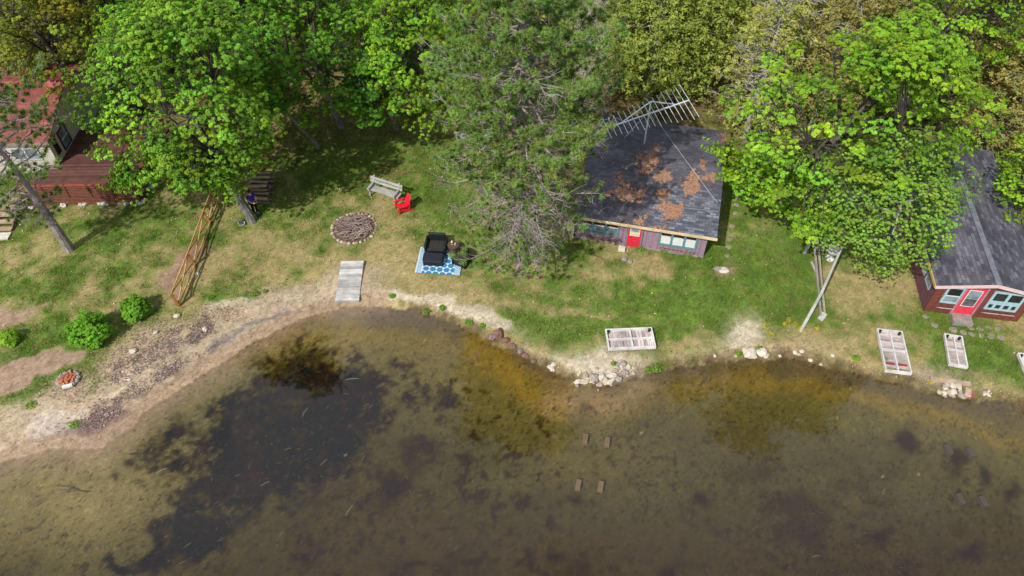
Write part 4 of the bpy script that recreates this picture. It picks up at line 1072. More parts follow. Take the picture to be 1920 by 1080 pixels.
wire = MB().tube([Lo(cb), Lo(rw(1229, 231) + [0, 0, .25]), Lo(rw(1290, 310) + [0, 0, .10]), Lo(rw(1345, 382) + [0, 0, .04])], .007, 4); wire.build('guy_wire', M_alu, ant)
MB().tube([Lo(cb), Lo(rw(1170, 262) + [0, 0, .1])], .012, 4).build('guy_wire', M_alu, ant)

# ------------------------------------------------------------------ planter at the left corner of the middle cottage
t = thing('planter_box', 'white planter box with bright yellow foliage at the left corner of the mauve cottage', 'planter', GZ(1066, 440), rz)
MB().box((0, 0, .62), (.58, .42, .26)).build('box', M_white, t, bevel=.01)
for sx_ in (-1, 1): MB().box((sx_ * .24, 0, .24), (.06, .36, .5)).build('leg', M_white, t)
def leaf_cloud(n, ctr, rad, size, colr, var=.25, upb=.4, shell=.3):
    d = rng.normal(size=(n, 3)); d /= np.linalg.norm(d, axis=1)[:, None]
    r = (shell + (1 - shell) * rng.random((n, 1))) ** .5
    c_ = np.asarray(ctr) + d * r * np.asarray(rad)
    nrm = d + rng.normal(0, .5, (n, 3)) + [0, 0, upb]
    return leaves(c_, nrm, size, colr, var)
def leaves(c_, nrm, size, colr, var=.25, asp=.62, axis=None, fold=.25):
    n = len(c_); nrm = nrm / (np.linalg.norm(nrm, axis=1)[:, None] + 1e-9)
    a = rng.normal(size=(n, 3)) if axis is None else axis + rng.normal(0, .25, (n, 3))
    u = a - nrm * (a * nrm).sum(1)[:, None]; u /= (np.linalg.norm(u, axis=1)[:, None] + 1e-9); w = np.cross(nrm, u)
    s = (size * rng.uniform(.65, 1.3, n))[:, None]
    f_ = nrm * s * fold * rng.uniform(-.2, 1, (n, 1))
    vs_ = np.stack([c_ - u * s * .5, c_ - w * s * asp * .5 + f_ * .5, c_ + u * s * .5 - f_ * .4, c_ + w * s * asp * .5 + f_ * .5], 1).reshape(-1, 3)
    colr = np.asarray(colr); colr = np.broadcast_to(colr, (n, 3)) * rng.uniform(1 - var, 1 + var, (n, 1))
    return vs_, np.repeat(colr, 4, 0)
def leaf_obj(name, parts, mat, parent=None):
    vs_ = np.concatenate([p[0] for p in parts]); cs = np.concatenate([p[1] for p in parts])
    return np_mesh(name, vs_, np.arange(len(vs_)).reshape(-1, 4), mat, parent, cs)
M_leaf = leaf_mat('broad leaf', .42, .55, .2, (1.12, 1.10, 1.0))
leaf_obj('foliage', [leaf_cloud(420, (0, 0, .92), (.30, .24, .24), .12, lin(214, 168, 30), .3)], leaf_mat('yellow leaf', .3), t)

# ------------------------------------------------------------------ stones
def stones(pts, label, group, name, cat, mat, size, flat=.6, seed=0, emb=.3):
    q = random.Random(seed); protos = []
    for k, (px, py, s) in enumerate(pts):
        p = GZ(px, py)
        if k < 3:
            t = thing(name, label, cat, p, q.uniform(0, 6.28), group, s); protos.append(t)
            MB().rock((0, 0, size * flat * (1 - emb)), (size, size * q.uniform(.7, .95), size * flat), seed * 10 + k, .25).build('stone', mat[k % len(mat)], t)
        else: dup(protos[k % 3], p, q.uniform(0, 6.28), s)
Mrk = [plain('white shore rock', lin(206, 194, 176), .9, .25, 5), plain('cream shore rock', lin(180, 164, 142), .9, .25, 5), plain('grey shore rock', lin(160, 148, 138), .9, .25, 5)]
q = random.Random(4); pts = []
for k in range(74):
    a = q.random(); px = 1082 + 100 * a + q.gauss(0, 4); py = 712 - 10 * (a - .4) ** 2 * 4 + q.gauss(0, 7) - (8 if a > .7 else 0)
    pts.append((px, py, q.uniform(.45, 1.2) if k % 7 else q.uniform(1.3, 2.0)))
pts += [(1114, 710, 2.4), (1140, 718, 1.8), (1096, 716, 2.0), (1160, 712, 1.7), (1083, 717, 1.6)]
stones(pts, 'pale stone in the heap at the water edge below the lengthwise dock frame', 'stones heaped at the tip of the point', 'shore_stone', 'stone', Mrk, .10, .55, 1)
stones([(1032, 690, 1), (1038, 685, 1.1), (1035, 694, .8)], 'white stone in a small cluster of three at the bank left of the point', 'three white bank stones', 'bank_stone', 'stone', Mrk[:1], .15, .6, 2)
pts = [(1772 + q.gauss(0, 8) + 10, 722 + q.random() * 30 - 6, q.uniform(.7, 1.5)) for k in range(26)] + [(1802, 744, 2.0), (1786, 736, 1.7), (1795, 722, 1.6)]
stones(pts, 'rounded stone in the pile on the bank below the small narrow dock frame', 'stones piled below the small dock frame', 'pile_stone', 'stone', Mrk, .105, .55, 3)
stones([(1878 + q.gauss(0, 4) - 28, 737 + q.gauss(0, 2.5), q.uniform(.6, 1.2)) for k in range(9)], 'small whitish stone in the loose patch near the right end of the shore', 'loose whitish stones at the right end', 'small_stone', 'stone', Mrk[:2], .09, .5, 4)
stones([(1404, 664, 2.2), (1398, 660, 1.3), (1427, 663, 1.6), (1435, 668, 1.0), (1412, 670, 1.0)], 'white stone on the bank below the bare sandy patch', 'white stones under the bare sandy patch', 'bank_stone', 'stone', Mrk[:1], .16, .6, 5)
stones([(1490, 662, 1.2), (1497, 665, 1.0), (1503, 660, 1.1), (1519, 676, 1), (1539, 684, .9), (1462, 668, .8), (1340, 668, .8), (1380, 668, .9), (1560, 667, 1.0)], 'small pale stone along the grassy bank below the leaning pole', 'pale stones along the grassy bank', 'bank_stone', 'stone', Mrk[:2], .11, .55, 6)
stones([(385, 619, 1.4), (293, 625, 1.3), (332, 594, 1.5), (250, 660, 1.6), (243, 713, .9), (284, 576, 1.0), (372, 514, 1.2), (262, 604, .8)], 'whitish stone scattered on the upper edge of the left beach', 'whitish stones on the left beach', 'beach_stone', 'stone', Mrk[:1], .11, .55, 7)
stones([(935, 628, 1.7), (922, 634, 1.0), (948, 640, 1.2), (960, 650, 1.0), (975, 660, .9), (985, 668, 1.0), (1000, 678, .8)], 'reddish brown stone in the row along the bank left of the point', 'brown stones along the bank', 'bank_stone', 'stone', [plain('brown rock', lin(128, 96, 84), .9, .3, 5), plain('mauve rock', lin(140, 120, 126), .9, .3, 5)], .17, .6, 8)
Msl = [plain('stepping slab', lin(150, 140, 124), .95, .25, 4)]
stones([(1735, 594, 1), (1752, 610, 1), (1787, 619, 1.25), (1820, 615, 1.1), (1836, 617, 1.0), (1853, 615, .9), (1870, 617, 1.0), (1806, 624, 1.0), (1822, 627, 1.0), (1840, 629, 1.1), (1857, 631, 1.1), (1875, 633, 1.1)],
       'round stepping stone in the grass before the red cottage', 'stepping stones by the red cottage', 'stepping_stone', 'stepping stone', Msl, .16, .16, 9, .2)
stones([(1383, 372, 1), (1381, 385, 1), (1379, 400, 1), (1373, 425, 1), (1371, 440, 1), (1369, 450, .9), (1366, 464, 1), (1363, 480, .9)], 'stepping stone in the path beside the right wall of the mauve cottage', 'stepping stones by the mauve cottage', 'stepping_stone', 'stepping stone', Msl, .16, .16, 10, .2)
t = thing('boulder', 'half buried pale rock in a bare patch of lawn before the mauve cottage', 'rock', GZ(1356, 507)); MB().rock((0, 0, .02), (.30, .20, .12), 4).build('stone', M_pale, t)
t = thing('boulder', 'dark cracked rock touching the half buried pale one on the lawn', 'rock', GZ(1347, 505)); MB().rock((0, 0, .03), (.26, .18, .12), 9).build('stone', M_stone, t)
o = MB().rock((0, 0, .05), (.17, .13, .10), 5).build('boulder', M_stone); o.location = GZ(1170, 487); tag(o, 'small tan rock alone in the grass below the red door', 'rock')
o = MB().rock((0, 0, .05), (.15, .13, .09), 6).build('boulder', M_stone); o.location = GZ(1181, 492); tag(o, 'flat tan rock right of the small one below the red door', 'rock')
# driftwood beam, bricks, brick fire ring on the left
b = MB().bar((0, 0, .07), GZ(1818, 722) - GZ(1742, 711) + [0, 0, .07], .18, .14); o = b.build('driftwood_beam', wood('driftwood', lin(150, 128, 108), lin(196, 176, 156), 0)); o.location = GZ(1742, 711); tag(o, 'pinkish weathered timber beam lying above the stone pile on the bank', 'beam')
for k, (px, py, lab) in enumerate([(1817, 743, 'broken red brick block at the water edge beside the stone pile'), (1812, 738, 'tan brick block behind the broken red one at the shore')]):
    o = MB().box((0, 0, .09), (.42, .26, .17), rz=.5 * k, jit=.02).build('brick_block', plain('brick block %s' % ('red' if k == 0 else 'tan'), (lin(150, 90, 76), lin(186, 160, 140))[k], .9, .3), None, bevel=.02); o.location = GZ(px, py); o.rotation_euler = (.1, .05, .6); tag(o, lab, 'brick')
p = GZ(129, 713)
br = thing('brick_fireplace', 'small fireplace of broken orange bricks ringed with stones near the left beach', 'fireplace', p, .3)
for k in range(13):
    a = k / 13 * 6.28; MB().rock((math.cos(a) * .42, math.sin(a) * .40, .07), (.11, .10, .09), k + 40).build('ring_stone', Mrk[2] if k % 2 else M_stone, br)
for k in range(30):
    a, r = random.uniform(0, 6.28), .33 * math.sqrt(random.random()); MB().box((math.cos(a) * r, math.sin(a) * r, .10 + random.uniform(0, .08)), (.16, .09, .07), random.uniform(-.5, .5), random.uniform(-.5, .5), random.uniform(0, 3), .01).build('brick', plain('orange brick', lin(190, 112, 82), .9, .3) if k == 0 else bpy.data.materials['orange brick'], br)
MB().box((.02, -.42, .12), (.42, .14, .12), rz=.05).build('hearth_block', M_white, br)

# ------------------------------------------------------------------ concrete blocks standing on the lake bed
Mb = plain('algae covered block', lin(116, 94, 70), .9, .25, 6); Mb2 = plain('dark algae block', lin(80, 66, 58), .9, .3, 6)
first = {}
for k, (px, py, dark) in enumerate([(1097, 826, 0), (1138, 832, 0), (1084, 912, 0), (1126, 915, 0), (1775, 846, 1), (1817, 851, 1), (1797, 938, 1), (1840, 943, 1)]):
    zb = WL - .45
    p = G(px, py, zb); zg = ZG(p[0], p[1]); p = G(px, py, zg)
    ra = -.18 if not dark else .14
    if dark not in first:
        t = thing('concrete_block', ('brown concrete block under the water in the square of four below the stone point', 'dark concrete block under the water in the square of four near the right edge')[dark], 'block', p, ra, ('sunken blocks off the stone point', 'sunken blocks near the right edge')[dark])
        MB().box((0, 0, .11), (.21, .42, .24), jit=.01).build('block', (Mb, Mb2)[dark], t, bevel=.015); first[dark] = t
    else: dup(first[dark], p, ra + random.uniform(-.06, .06))
# reeds drifting on the water
Mreed = plain('straw reed', lin(186, 176, 134), .7, .2)
first = None
for k, (px, py, a, l) in enumerate([(655, 957, 1.1, .5), (497, 907, .5, .4), (302, 883, .5, .5), (352, 1022, .8, .25), (342, 1055, .5, .25), (527, 1002, 1.0, .25), (682, 858, 1.1, .3), (607, 867, .9, .4), (660, 711, .15, .6), (695, 762, .9, .25), (572, 773, 1.2, .5), (1657, 922, 1.0, .3), (1530, 1043, .2, .3), (1240, 900, .4, .15), (540, 842, .3, .3)]):
    p = G(px, py, WL) + [0, 0, .004]
    if first is None:
        first = thing('floating_reed', 'thin straw coloured reed drifting on the lake', 'reed', p, a, 'reeds drifting on the lake', l)
        MB().tube([(-.5, 0, 0), (0, .05, .01), (.5, 0, 0)], [.007, .012, .007], 5).build('stem', Mreed, first)
    else: dup(first, p, a, l)
# sunken branch at lower left
t = MB(); o_ = GZ(135, 921); gl_p = lambda px, py: GZ(px, py) - o_ + [0, 0, .10]
t.tube([gl_p(166, 925), gl_p(148, 922), gl_p(128, 914), gl_p(100, 913)], [.03, .02, .015, .006], 5)
for a_, b_ in (((150, 922), (130, 917)), ((146, 922), (120, 925)), ((140, 919), (106, 922)), ((136, 917), (126, 913))): t.tube([gl_p(*a_), gl_p(*b_)], [.018, .006], 4)
o = t.build('sunken_branch', plain('dark waterlogged wood', lin(86, 66, 50), .9, .2)); o.location = o_; tag(o, 'dark forked branch lying on the lake bed at lower left', 'branch')

# ------------------------------------------------------------------ firewood stack, box
Mlog = [wood('log bark %s' % n_, a_, b_, 0) for n_, a_, b_ in (('grey', lin(92, 82, 78), lin(140, 128, 122)), ('brown', lin(112, 88, 74), lin(160, 132, 112)), ('tan', lin(150, 124, 100), lin(190, 166, 140)))]
Mend = plain('log end', lin(176, 146, 112), .9, .25)
c0 = GZ(484, 381); protos = []; k = 0
for row in range(6):
    for lay in range(6):
        y = row * .36 + (.10 if lay % 2 else 0); z = .08 + lay * .145
        if row == 0 and lay > 2: continue
        if row == 5 and lay > 4: continue
        hgt = z; p = c0 + np.array((random.uniform(-.06, .06), y, z)); s = random.uniform(.85, 1.15)
        if len(protos) < 3:
            t = thing('log', 'split grey brown log in the firewood stack behind the person', 'log', p, random.uniform(-.12, .12), 'logs stacked behind the person', s)
            MB().tube([(-.55, 0, 0), (0, .01, .01), (.55, 0, 0)], [.08, .085, .075], 8, True).build('bark', Mlog[len(protos)], t)
            e_ = MB(); e_.tube([(-.556, 0, 0), (-.55, 0, 0)], .066, 8); e_.tube([(.55, 0, 0), (.556, 0, 0)], .062, 8); e_.build('cut_face', Mend, t); protos.append(t)
        else: dup(protos[k % 3], p, random.uniform(-.14, .14), s)
        k += 1
for k, (px, py) in enumerate([(476, 330), (484, 328)]):
    t = thing('stake', ('left', 'right')[k] + ' one of two orange timber stakes standing behind the log stack', 'stake', GZ(px, py), 0)
    MB().bar((0, 0, -.1), (-.05, 0, 1.25), .13, .13).build('shaft', M_rail2, t); MB().add([(-.115, -.065, 1.25), (.015, -.065, 1.25), (.015, .065, 1.25), (-.115, .065, 1.25), (-.05, 0, 1.33)], [(0, 1, 4), (1, 2, 4), (2, 3, 4), (3, 0, 4)])
t = thing('tool_case', 'small grey open case lying on the grass left of the maple trunk', 'case', GZ(453, 420), .5)
MB().box((0, 0, .06), (.30, .42, .11)).build('tray', plain('grey case', lin(150, 152, 156), .6, .15), t, bevel=.015); MB().box((0, .0, .12), (.24, .34, .02)).build('foam', plain('dark foam', lin(74, 76, 84), .9, .2), t); MB().box((.16, -.1, .12), (.03, .14, .05)).build('latch', M_white, t)
# ------------------------------------------------------------------ trees
M_barkg = bark_mat('grey maple bark', lin(84, 80, 78), lin(150, 144, 138)); M_limb = bark_mat('dark limb bark', lin(58, 52, 46), lin(96, 90, 82))
M_barkp = bark_mat('purplish pine bark', lin(118, 106, 104), lin(180, 166, 162))
M_barkc = bark_mat('pale cedar wood', lin(134, 126, 118), lin(196, 190, 182))
M_barkb = bark_mat('white birch bark', lin(190, 188, 182), lin(236, 234, 228), 3)
M_pine_l = leaf_mat('pine needles green', .18, .5, .25)
M_cedar_l = leaf_mat('cedar spray', .22, .6, .2)
TINTS = {'fresh': lin(128, 169, 56), 'lime': lin(138, 177, 52), 'mid': lin(112, 160, 48), 'deep': lin(92, 146, 48), 'yellow': lin(158, 166, 60), 'olive': lin(166, 170, 78), 'birch': lin(140, 178, 76), 'brown': lin(154, 148, 80), 'pine': lin(128, 156, 74)}

def limb_pts(p, q, sag=0.12, n=4, jit=.08):
    p, q = np.asarray(p, float), np.asarray(q, float); L_ = np.linalg.norm(q - p); out = []
    for i in range(n + 1):
        f = i / n; r = p * (1 - f) + q * f
        r = r + np.array((0, 0, sag * L_ * math.sin(math.pi * f))) + rng.normal(0, jit * L_ * .25, 3) * math.sin(math.pi * f)
        out.append(r)
    return out
def shell_points(n, rad, mind, inner=.62, seed=0, low=-.75, lump=.22):
    """points spread over a lumpy ellipsoid shell, none closer than mind"""
    q = np.random.default_rng(seed); pts = []
    ph = q.uniform(0, 6.28, 6); tries = 0
    while len(pts) < n and tries < n * 60:
        tries += 1
        d = q.normal(size=3); d /= np.linalg.norm(d)
        if d[2] < low: continue
        k = 1 + lump * (math.sin(3 * math.atan2(d[1], d[0]) + ph[0]) * math.cos(2.2 * d[2] + ph[1]) + .7 * math.sin(5 * math.atan2(d[1], d[0]) + 4 * d[2] + ph[2]))
        r = (inner + (1 - inner) * q.random() ** .6) * k
        p = d * r * np.asarray(rad)
        if all(np.sum((p - o) ** 2) > mind ** 2 for o in pts[-160:]): pts.append(p)
    return np.array(pts)

def rosettes(tips, outd, per, size, colr, var, droop=.25, reach=.55):
    """leaves fanned out round each twig tip"""
    n = len(tips); T = np.repeat(tips, per, 0); O = np.repeat(outd, per, 0); C = np.repeat(colr, per, 0)
    a = rng.normal(size=(n * per, 3)) * [1, 1, .45] + O * .55 - [0, 0, droop]
    a /= np.linalg.norm(a, axis=1)[:, None]
    c_ = T + a * size * reach * rng.uniform(.5, 1.2, (n * per, 1))
    nrm = np.array((0, 0, .8)) + O * .9 + rng.normal(0, .32, (n * per, 3))
    return leaves(c_, nrm, size, C, var, .72, a, .3)

def broad_tree(name, label, base, ctr, rad, tint, seed, nclump=150, csize=.62, per=8, ntip=16, leaf=.17, group='broadleaf trees along the shore', r0=.21, tr_mat=None, cat='tree', extra=(), mind=.78, flat=.42, wob=.2, lump=.22, low=-.75, inner=.62, twig_mat=None):
    base = np.asarray(base, float); C_ = np.asarray(ctr, float) - base; rad = np.asarray(rad, float)
    t = thing(name, label, cat, base, 0, group)
    pts = shell_points(nclump, rad, mind, inner, seed, low, lump) + C_
    for e_ in extra:                                # drooping outer boughs: (offset from base, radius, count)
        q = np.random.default_rng(seed + 5); d = q.normal(size=(e_[2], 3)); pts = np.vstack([pts, np.asarray(e_[0]) - base + d * np.asarray(e_[1]) * .5])
    # trunk and limbs
    tw_mat = M_limb; tw = MB()
    tb = MB(); top = C_ + [0, 0, rad[2] * .35]
    fork = C_ * .55 + [0, 0, 0]; fork[2] = max(1.6, C_[2] - rad[2] * .85)
    tp = [np.array((0, 0, -.2)), np.array((0, 0, .25)) + fork * .02, fork * .5 + rng.normal(0, .05, 3), fork, (fork + top) / 2 + rng.normal(0, .2, 3), top]
    tb.tube(tp, [r0 * 1.35, r0 * 1.05, r0 * .92, r0 * .82, r0 * .5, r0 * .16], 9)
    limbs = [tp[3:]]
    q = np.random.default_rng(seed + 1)
    for k in range(9):
        a = k / 9 * 6.283 + q.uniform(-.3, .3); s = fork + (top - fork) * q.uniform(0, .6)
        e_ = C_ + np.array((math.cos(a) * rad[0], math.sin(a) * rad[1], 0)) * q.uniform(.55, .8) + [0, 0, rad[2] * q.uniform(-.35, .55)]
        lp = limb_pts(s, e_, .08, 5); limbs.append(lp); (tb if tr_mat is not None else tw).tube(lp, [r0 * .48, r0 * .12], 6)
    nodes = np.array([p for l in limbs for p in l])
    for p in pts:
        dd = np.sum((nodes - p) ** 2, 1) + 3 * np.maximum(0, nodes[:, 2] - p[2]); s = nodes[dd.argmin()]
        (tw if tw_mat else tb).tube(limb_pts(s, p, .06, 3), [.036, .010] if tr_mat is None else [.026, .008], 4, False)
    # leaves
    n = len(pts); out_ = pts - C_; out_ /= np.linalg.norm(out_ / rad, axis=1)[:, None] + 1e-6; out_ = out_ / (np.linalg.norm(out_, axis=1)[:, None] + 1e-6)
    cl = np.repeat(pts, ntip, 0); od = np.repeat(out_, ntip, 0)
    sz = np.repeat(csize * q.uniform(.65, 1.3, n), ntip)[:, None]
    d = rng.normal(size=(n * ntip, 3)); d /= np.linalg.norm(d, axis=1)[:, None]
    off = d * sz * (.35 + .65 * rng.random((n * ntip, 1))); off[:, 2] *= flat
    tips = cl + off
    ct = np.repeat(tint * (1 + wob * q.normal(size=(n, 1))) * (1 + np.array((.10, 0, -.1)) * q.normal(size=(n, 1))), ntip, 0) * rng.uniform(.85, 1.15, (n * ntip, 1))
    dv_ = d * .6 + od * .6; dv_ /= np.linalg.norm(dv_, axis=1)[:, None]
    for k in range(0, n * ntip, 3):
        (tw if tw_mat else tb).tube([cl[k], tips[k] - dv_[k] * .05], [.012, .004], 3, False)
    tb.build('trunk', tr_mat or M_barkg, t)
    tw.build('branches', tw_mat, t)
    vs_, cs = rosettes(tips, dv_, per, leaf, ct, .22)
    np_mesh('crown', vs_, np.arange(len(vs_)).reshape(-1, 4), M_leaf, t, cs)
    return t

def cg(px, py, z): return G(px, py, z)
def B0(c, dx=0, dy=0): return np.array((c[0] + dx, c[1] + dy, ZG(c[0] + dx, c[1] + dy)))

SH_ = 'maples and other broadleaf trees behind the lawn'
# the big maple in front of the deck
c = cg(345, 195, 7.0)
bigm = broad_tree('maple_tree', 'large bright green maple overhanging the lattice deck, person leaning by its grey trunk', GZ(473, 414), c, (4.2, 3.4, 4.6), TINTS['fresh'], 11, 185, .84, 14, 27, .122, SH_, .24, mind=.84, lump=.14,
                  extra=[(cg(408, 335, 3.6), (1.1, .8, .6), 16), (cg(235, 335, 3.8), (1.0, .6, .5), 12), (cg(440, 290, 4.2), (1.2, 1.0, .9), 20), (cg(320, 310, 4.6), (1.5, 1, 1), 20), (cg(220, 60, 8.5), (1.5, 1.2, 1.2), 18), (cg(320, 20, 12.6), (1.7, 1.1, 1.2), 22), (cg(390, 60, 11.6), (1.6, 1.1, 1.2), 20), (cg(260, 90, 11), (1.4, 1.1, 1.2), 16), (cg(430, 130, 7.5), (1.5, 1.2, 1.4), 18)])
c = cg(590, 95, 6.4)
m2 = broad_tree('maple_tree', 'dark green maple behind the shaded lawn, top middle left', B0(c, 0, 2.0), c, (4.0, 3.2, 4.4), TINTS['mid'], 12, 160, .80, 13, 25, .125, SH_, .2)
c = cg(706, 172, 4.6)
m2b = broad_tree('oak_tree', 'small deep green tree hanging low over the shaded lawn left of the pine', B0(c, .3, 2.8), c, (1.7, 1.5, 1.9), TINTS['deep'], 13, 60, .56, 12, 22, .135, SH_, .12)
c = cg(785, 100, 6.8)
m3 = broad_tree('maple_tree', 'vivid lime green maple squeezed between dark maple and big pine', B0(c, 0, 3.0), c, (2.5, 2.4, 4.2), TINTS['lime'], 14, 115, .74, 13, 24, .122, SH_, .17, extra=[(cg(835, 170, 4.8), (1.1, 1, 1), 16)])
c = cg(1610, 235, 8.3)
mr = broad_tree('maple_tree', 'wide lime green maple between mauve cottage and birch, foliage in layered tiers', GZ(1452, 392), c, (4.5, 3.2, 3.6), TINTS['lime'], 15, 122, .78, 13, 25, .122, SH_, .2, mind=.9, flat=.3, lump=.3, wob=.2, inner=.72,
                extra=[(cg(1400, 300, 4.6), (1.2, .8, .7), 22), (cg(1430, 350, 3.8), (1.3, .8, .7), 22), (cg(1530, 400, 3.4), (1.4, .8, .7), 22), (cg(1500, 330, 5), (1.3, .9, .7), 20), (cg(1730, 90, 13.2), (1.3, 1.0, .8), 20), (cg(1660, 110, 12.2), (1.3, 1.0, .8), 18), (cg(1760, 120, 12.0), (1.0, .9, .8), 12)])
c = cg(1680, 380, 6.2)
bi = broad_tree('birch_tree', 'birch with fine drooping leaves and white branches in front of the red cottage roof', GZ(1672, 490), c, (2.75, 2.3, 3.1), TINTS['birch'], 16, 150, .66, 17, 34, .076, SH_, .13, M_barkb, flat=.75, inner=.4, mind=.5, wob=.1,
                extra=[(cg(1650, 480, 2.6), (1.2, .8, .7), 18), (cg(1600, 420, 4), (1, .8, .9), 14), (cg(1745, 320, 6.2), (.9, .8, 1), 12)])

# copies of the maples further back, each with its own place, turn and size
def again(src, label, px, py, z, sc, rz_=None, drop=0.0):
    ctr_z = {}
    c_ = cg(px, py, z); b_ = B0(c_, 0, 1.2)
    return dup(src, b_, random.uniform(0, 6.28) if rz_ is None else rz_, sc, label)
again(m2, 'green maple at the top edge above the big deck-side maple', 455, 20, 6.6, (1.0, 1.0, 1.0))
again(m3, 'lime green maple at the top edge between pine crown and left maples', 850, 20, 6.8, (1.05, 1.05, .95))
again(m2, 'green maple at the top edge just right of the cream cottage roof', 265, 15, 6.6, (.95, .95, 1.0))
again(mr, 'lime green maple at the top edge above the wide tiered maple', 1700, 40, 7.2, (.72, .85, .95), .6)
again(m3, 'lime green maple leaning in from the right edge over the red cottage roof', 1932, 262, 6.4, (.8, .8, .68), 1.0)
c = cg(60, 45, 6.6)
yl = broad_tree('maple_tree', 'yellow green maple in the top left corner behind the rusty red roof', B0(c, 0, 1.5), c, (3.3, 2.8, 3.6), TINTS['yellow'] * .8, 17, 110, .74, 13, 22, .122, SH_, .18)
again(yl, 'olive green maple between the top left corner tree and the deck-side maple', 165, -20, 6.6, (.9, .9, .95))
k = 0
for px, py, src, lab in [(330, -70, m2, 'green maple crown cut by the top edge, leftmost of the back row'), (540, -60, m2, 'green maple crown in the back row above the shed'), (700, -50, m2, 'dark maple crown in the back row right of the shed'), (930, -70, m3, 'lime maple crown in the back row behind the pine top'),
                         (1790, -40, mr, 'broad lime maple crown in the back row near the top right corner'), (60, -90, yl, 'yellow green crown in the back row at the top left corner')]:
    again(src, lab, px, py, 6.8, .95)
# lower fill beneath the crowns, right behind the deck
again(m2b, 'small dark tree in the shade behind the deck', 215, 205, 3.6, 1.0)
again(m2b, 'small dark tree in the shade under the dark maple, right of the fence end', 560, 175, 4.6, (.9, .9, .9))

# ---- cedars
def cedar(name, label, base, height, rad, tint, seed, n=1500, bare=0.25, group='northern cedars behind the cottages'):
    t = thing(name, label, 'tree', base, 0, group)
    q = np.random.default_rng(seed); tb = MB(); r0 = .15
    lean_ = q.normal(0, .25, 2)
    ax = lambda z: np.array((lean_[0] * z / height, lean_[1] * z / height, z))
    tb.tube([ax(z) + [0, 0, -.1] for z in np.linspace(0, height, 7)], [r0 * 1.3, .025], 8)
    prof = lambda f: (.30 + .75 * math.sin(math.pi * min(1, (1 - f) * .62 + .12))) * (1 - f ** 3.5) if f > .12 else .5
    tips, outd, cols = [], [], []
    nb = 120
    for k in range(nb):
        f = .14 + .84 * (k / nb) ** .9; z = f * height; a = k * 2.399 + q.uniform(-.3, .3); R_ = rad * prof(f) * q.uniform(.6, 1.15)
        dead = q.random() < bare
        s = ax(z * .96); e_ = s + np.array((math.cos(a) * R_, math.sin(a) * R_, R_ * (.35 - .5 * (1 - f)) + q.normal(0, .15)))
        lp = limb_pts(s, e_, -.05, 4); tb.tube(lp, [.030 + .02 * (1 - f), .008], 4, False)
        m_ = max(4, int(n / nb * R_ / rad * 1.6))
        if dead:
            for j in range(7 if bare < .9 else 16):
                g_ = q.uniform(.3, 1); b_ = s * (1 - g_) + e_ * g_; d_ = q.normal(size=3) * [.5, .5, .35]; tb.tube([b_, b_ + d_ * .4, b_ + d_ * .7 + [0, 0, -.05]], [.020, .008], 3, False)
            m_ = int(m_ * .25)
        for j in range(m_):
            g_ = .35 + .65 * q.random() ** .7; b_ = s * (1 - g_) + e_ * g_
            tips.append(b_ + q.normal(size=3) * [.26, .26, .20] * (R_ / 1.6)); o_ = np.array((math.cos(a), math.sin(a), .35)); outd.append(o_ / np.linalg.norm(o_)); cols.append(tint * (1 + .16 * q.normal()) * (1 + np.array((.08, 0, -.05)) * q.normal()))
    tb.build('trunk', M_barkc, t)
    tips, outd, cols = np.array(tips), np.array(outd), np.array(cols)
    per = 11; N_ = len(tips) * per
    # flat fan sprays: leaflets share the plane of their spray
    sn = rng.normal(size=(len(tips), 3)) * .6 + [0, 0, .7] + outd * .3; sn /= np.linalg.norm(sn, axis=1)[:, None]
    T = np.repeat(tips, per, 0); SN = np.repeat(sn, per, 0); O = np.repeat(outd, per, 0)
    d_ = O + rng.normal(0, .75, (N_, 3)); d_ -= SN * (d_ * SN).sum(1)[:, None]; d_ /= np.linalg.norm(d_, axis=1)[:, None] + 1e-9
    vs_, cs = leaves(T + d_ * rng.uniform(.03, .20, (N_, 1)), SN + rng.normal(0, .35, (N_, 3)), .135, np.repeat(cols, per, 0), .25, .5, d_, .1)
    np_mesh('crown', vs_, np.arange(len(vs_)).reshape(-1, 4), M_cedar_l, t, cs)
    return t
ol, brn = TINTS['olive'], TINTS['brown']
ce1 = cedar('cedar_tree', 'olive green cedar rising behind the antenna, dark trunk showing below', GZ(1212, 200), 10.5, 2.4, ol * np.array((.8, .92, .8)), 31, 3800, .05)
ce2 = cedar('cedar_tree', 'pale olive cedar with many bare grey twigs behind the right end of the charcoal roof', GZ(1395, 262), 10.5, 2.5, ol * 1.0, 32, 2600, .55)
ce3 = cedar('cedar_tree', 'brownish cedar between the pale olive cedar and the tiered maple', GZ(1520, 240), 10.0, 2.2, brn, 33, 3200, .22)
def cagain(src, label, px, py, rz_, sc): return dup(src, GZ(px, py), rz_, sc, label)
cagain(ce1, 'olive cedar just right of the dark-trunked one behind the antenna', 1285, 175, 2.0, (1, 1, .95))
cagain(ce2, 'twiggy pale cedar at the top edge over the right half of the charcoal roof', 1440, 180, 1.2, (1.05, 1.05, 1.1))
cagain(ce3, 'brown tinged cedar at the right edge behind the red cottage', 1850, 300, .7, (1.15, 1.15, 1.0))
cagain(ce2, 'bare twigged cedar in the top right corner', 1905, 225, 3.0, (1.1, 1.1, 1.1))
cagain(ce3, 'brown tinged cedar behind the right end of the tiered maple', 1770, 240, 3.4, (1.1, 1.1, 1.05))
cagain(ce1, 'dark olive cedar at the top edge directly right of the pine crown', 1160, 150, 4.0, (1.05, 1.05, 1.05))
cagain(ce1, 'dark olive cedar in the back row above the antenna', 1330, 110, 5.0, (1.1, 1.1, 1.1))
cagain(ce3, 'brown cedar in the back row left of the top right corner', 1640, 190, 5.2, (1.1, 1.1, 1.05))
cagain(ce1, 'dark cedar in the shade behind the cream cottage', 120, 165, 1.0, (1.1, 1.1, 1.0))
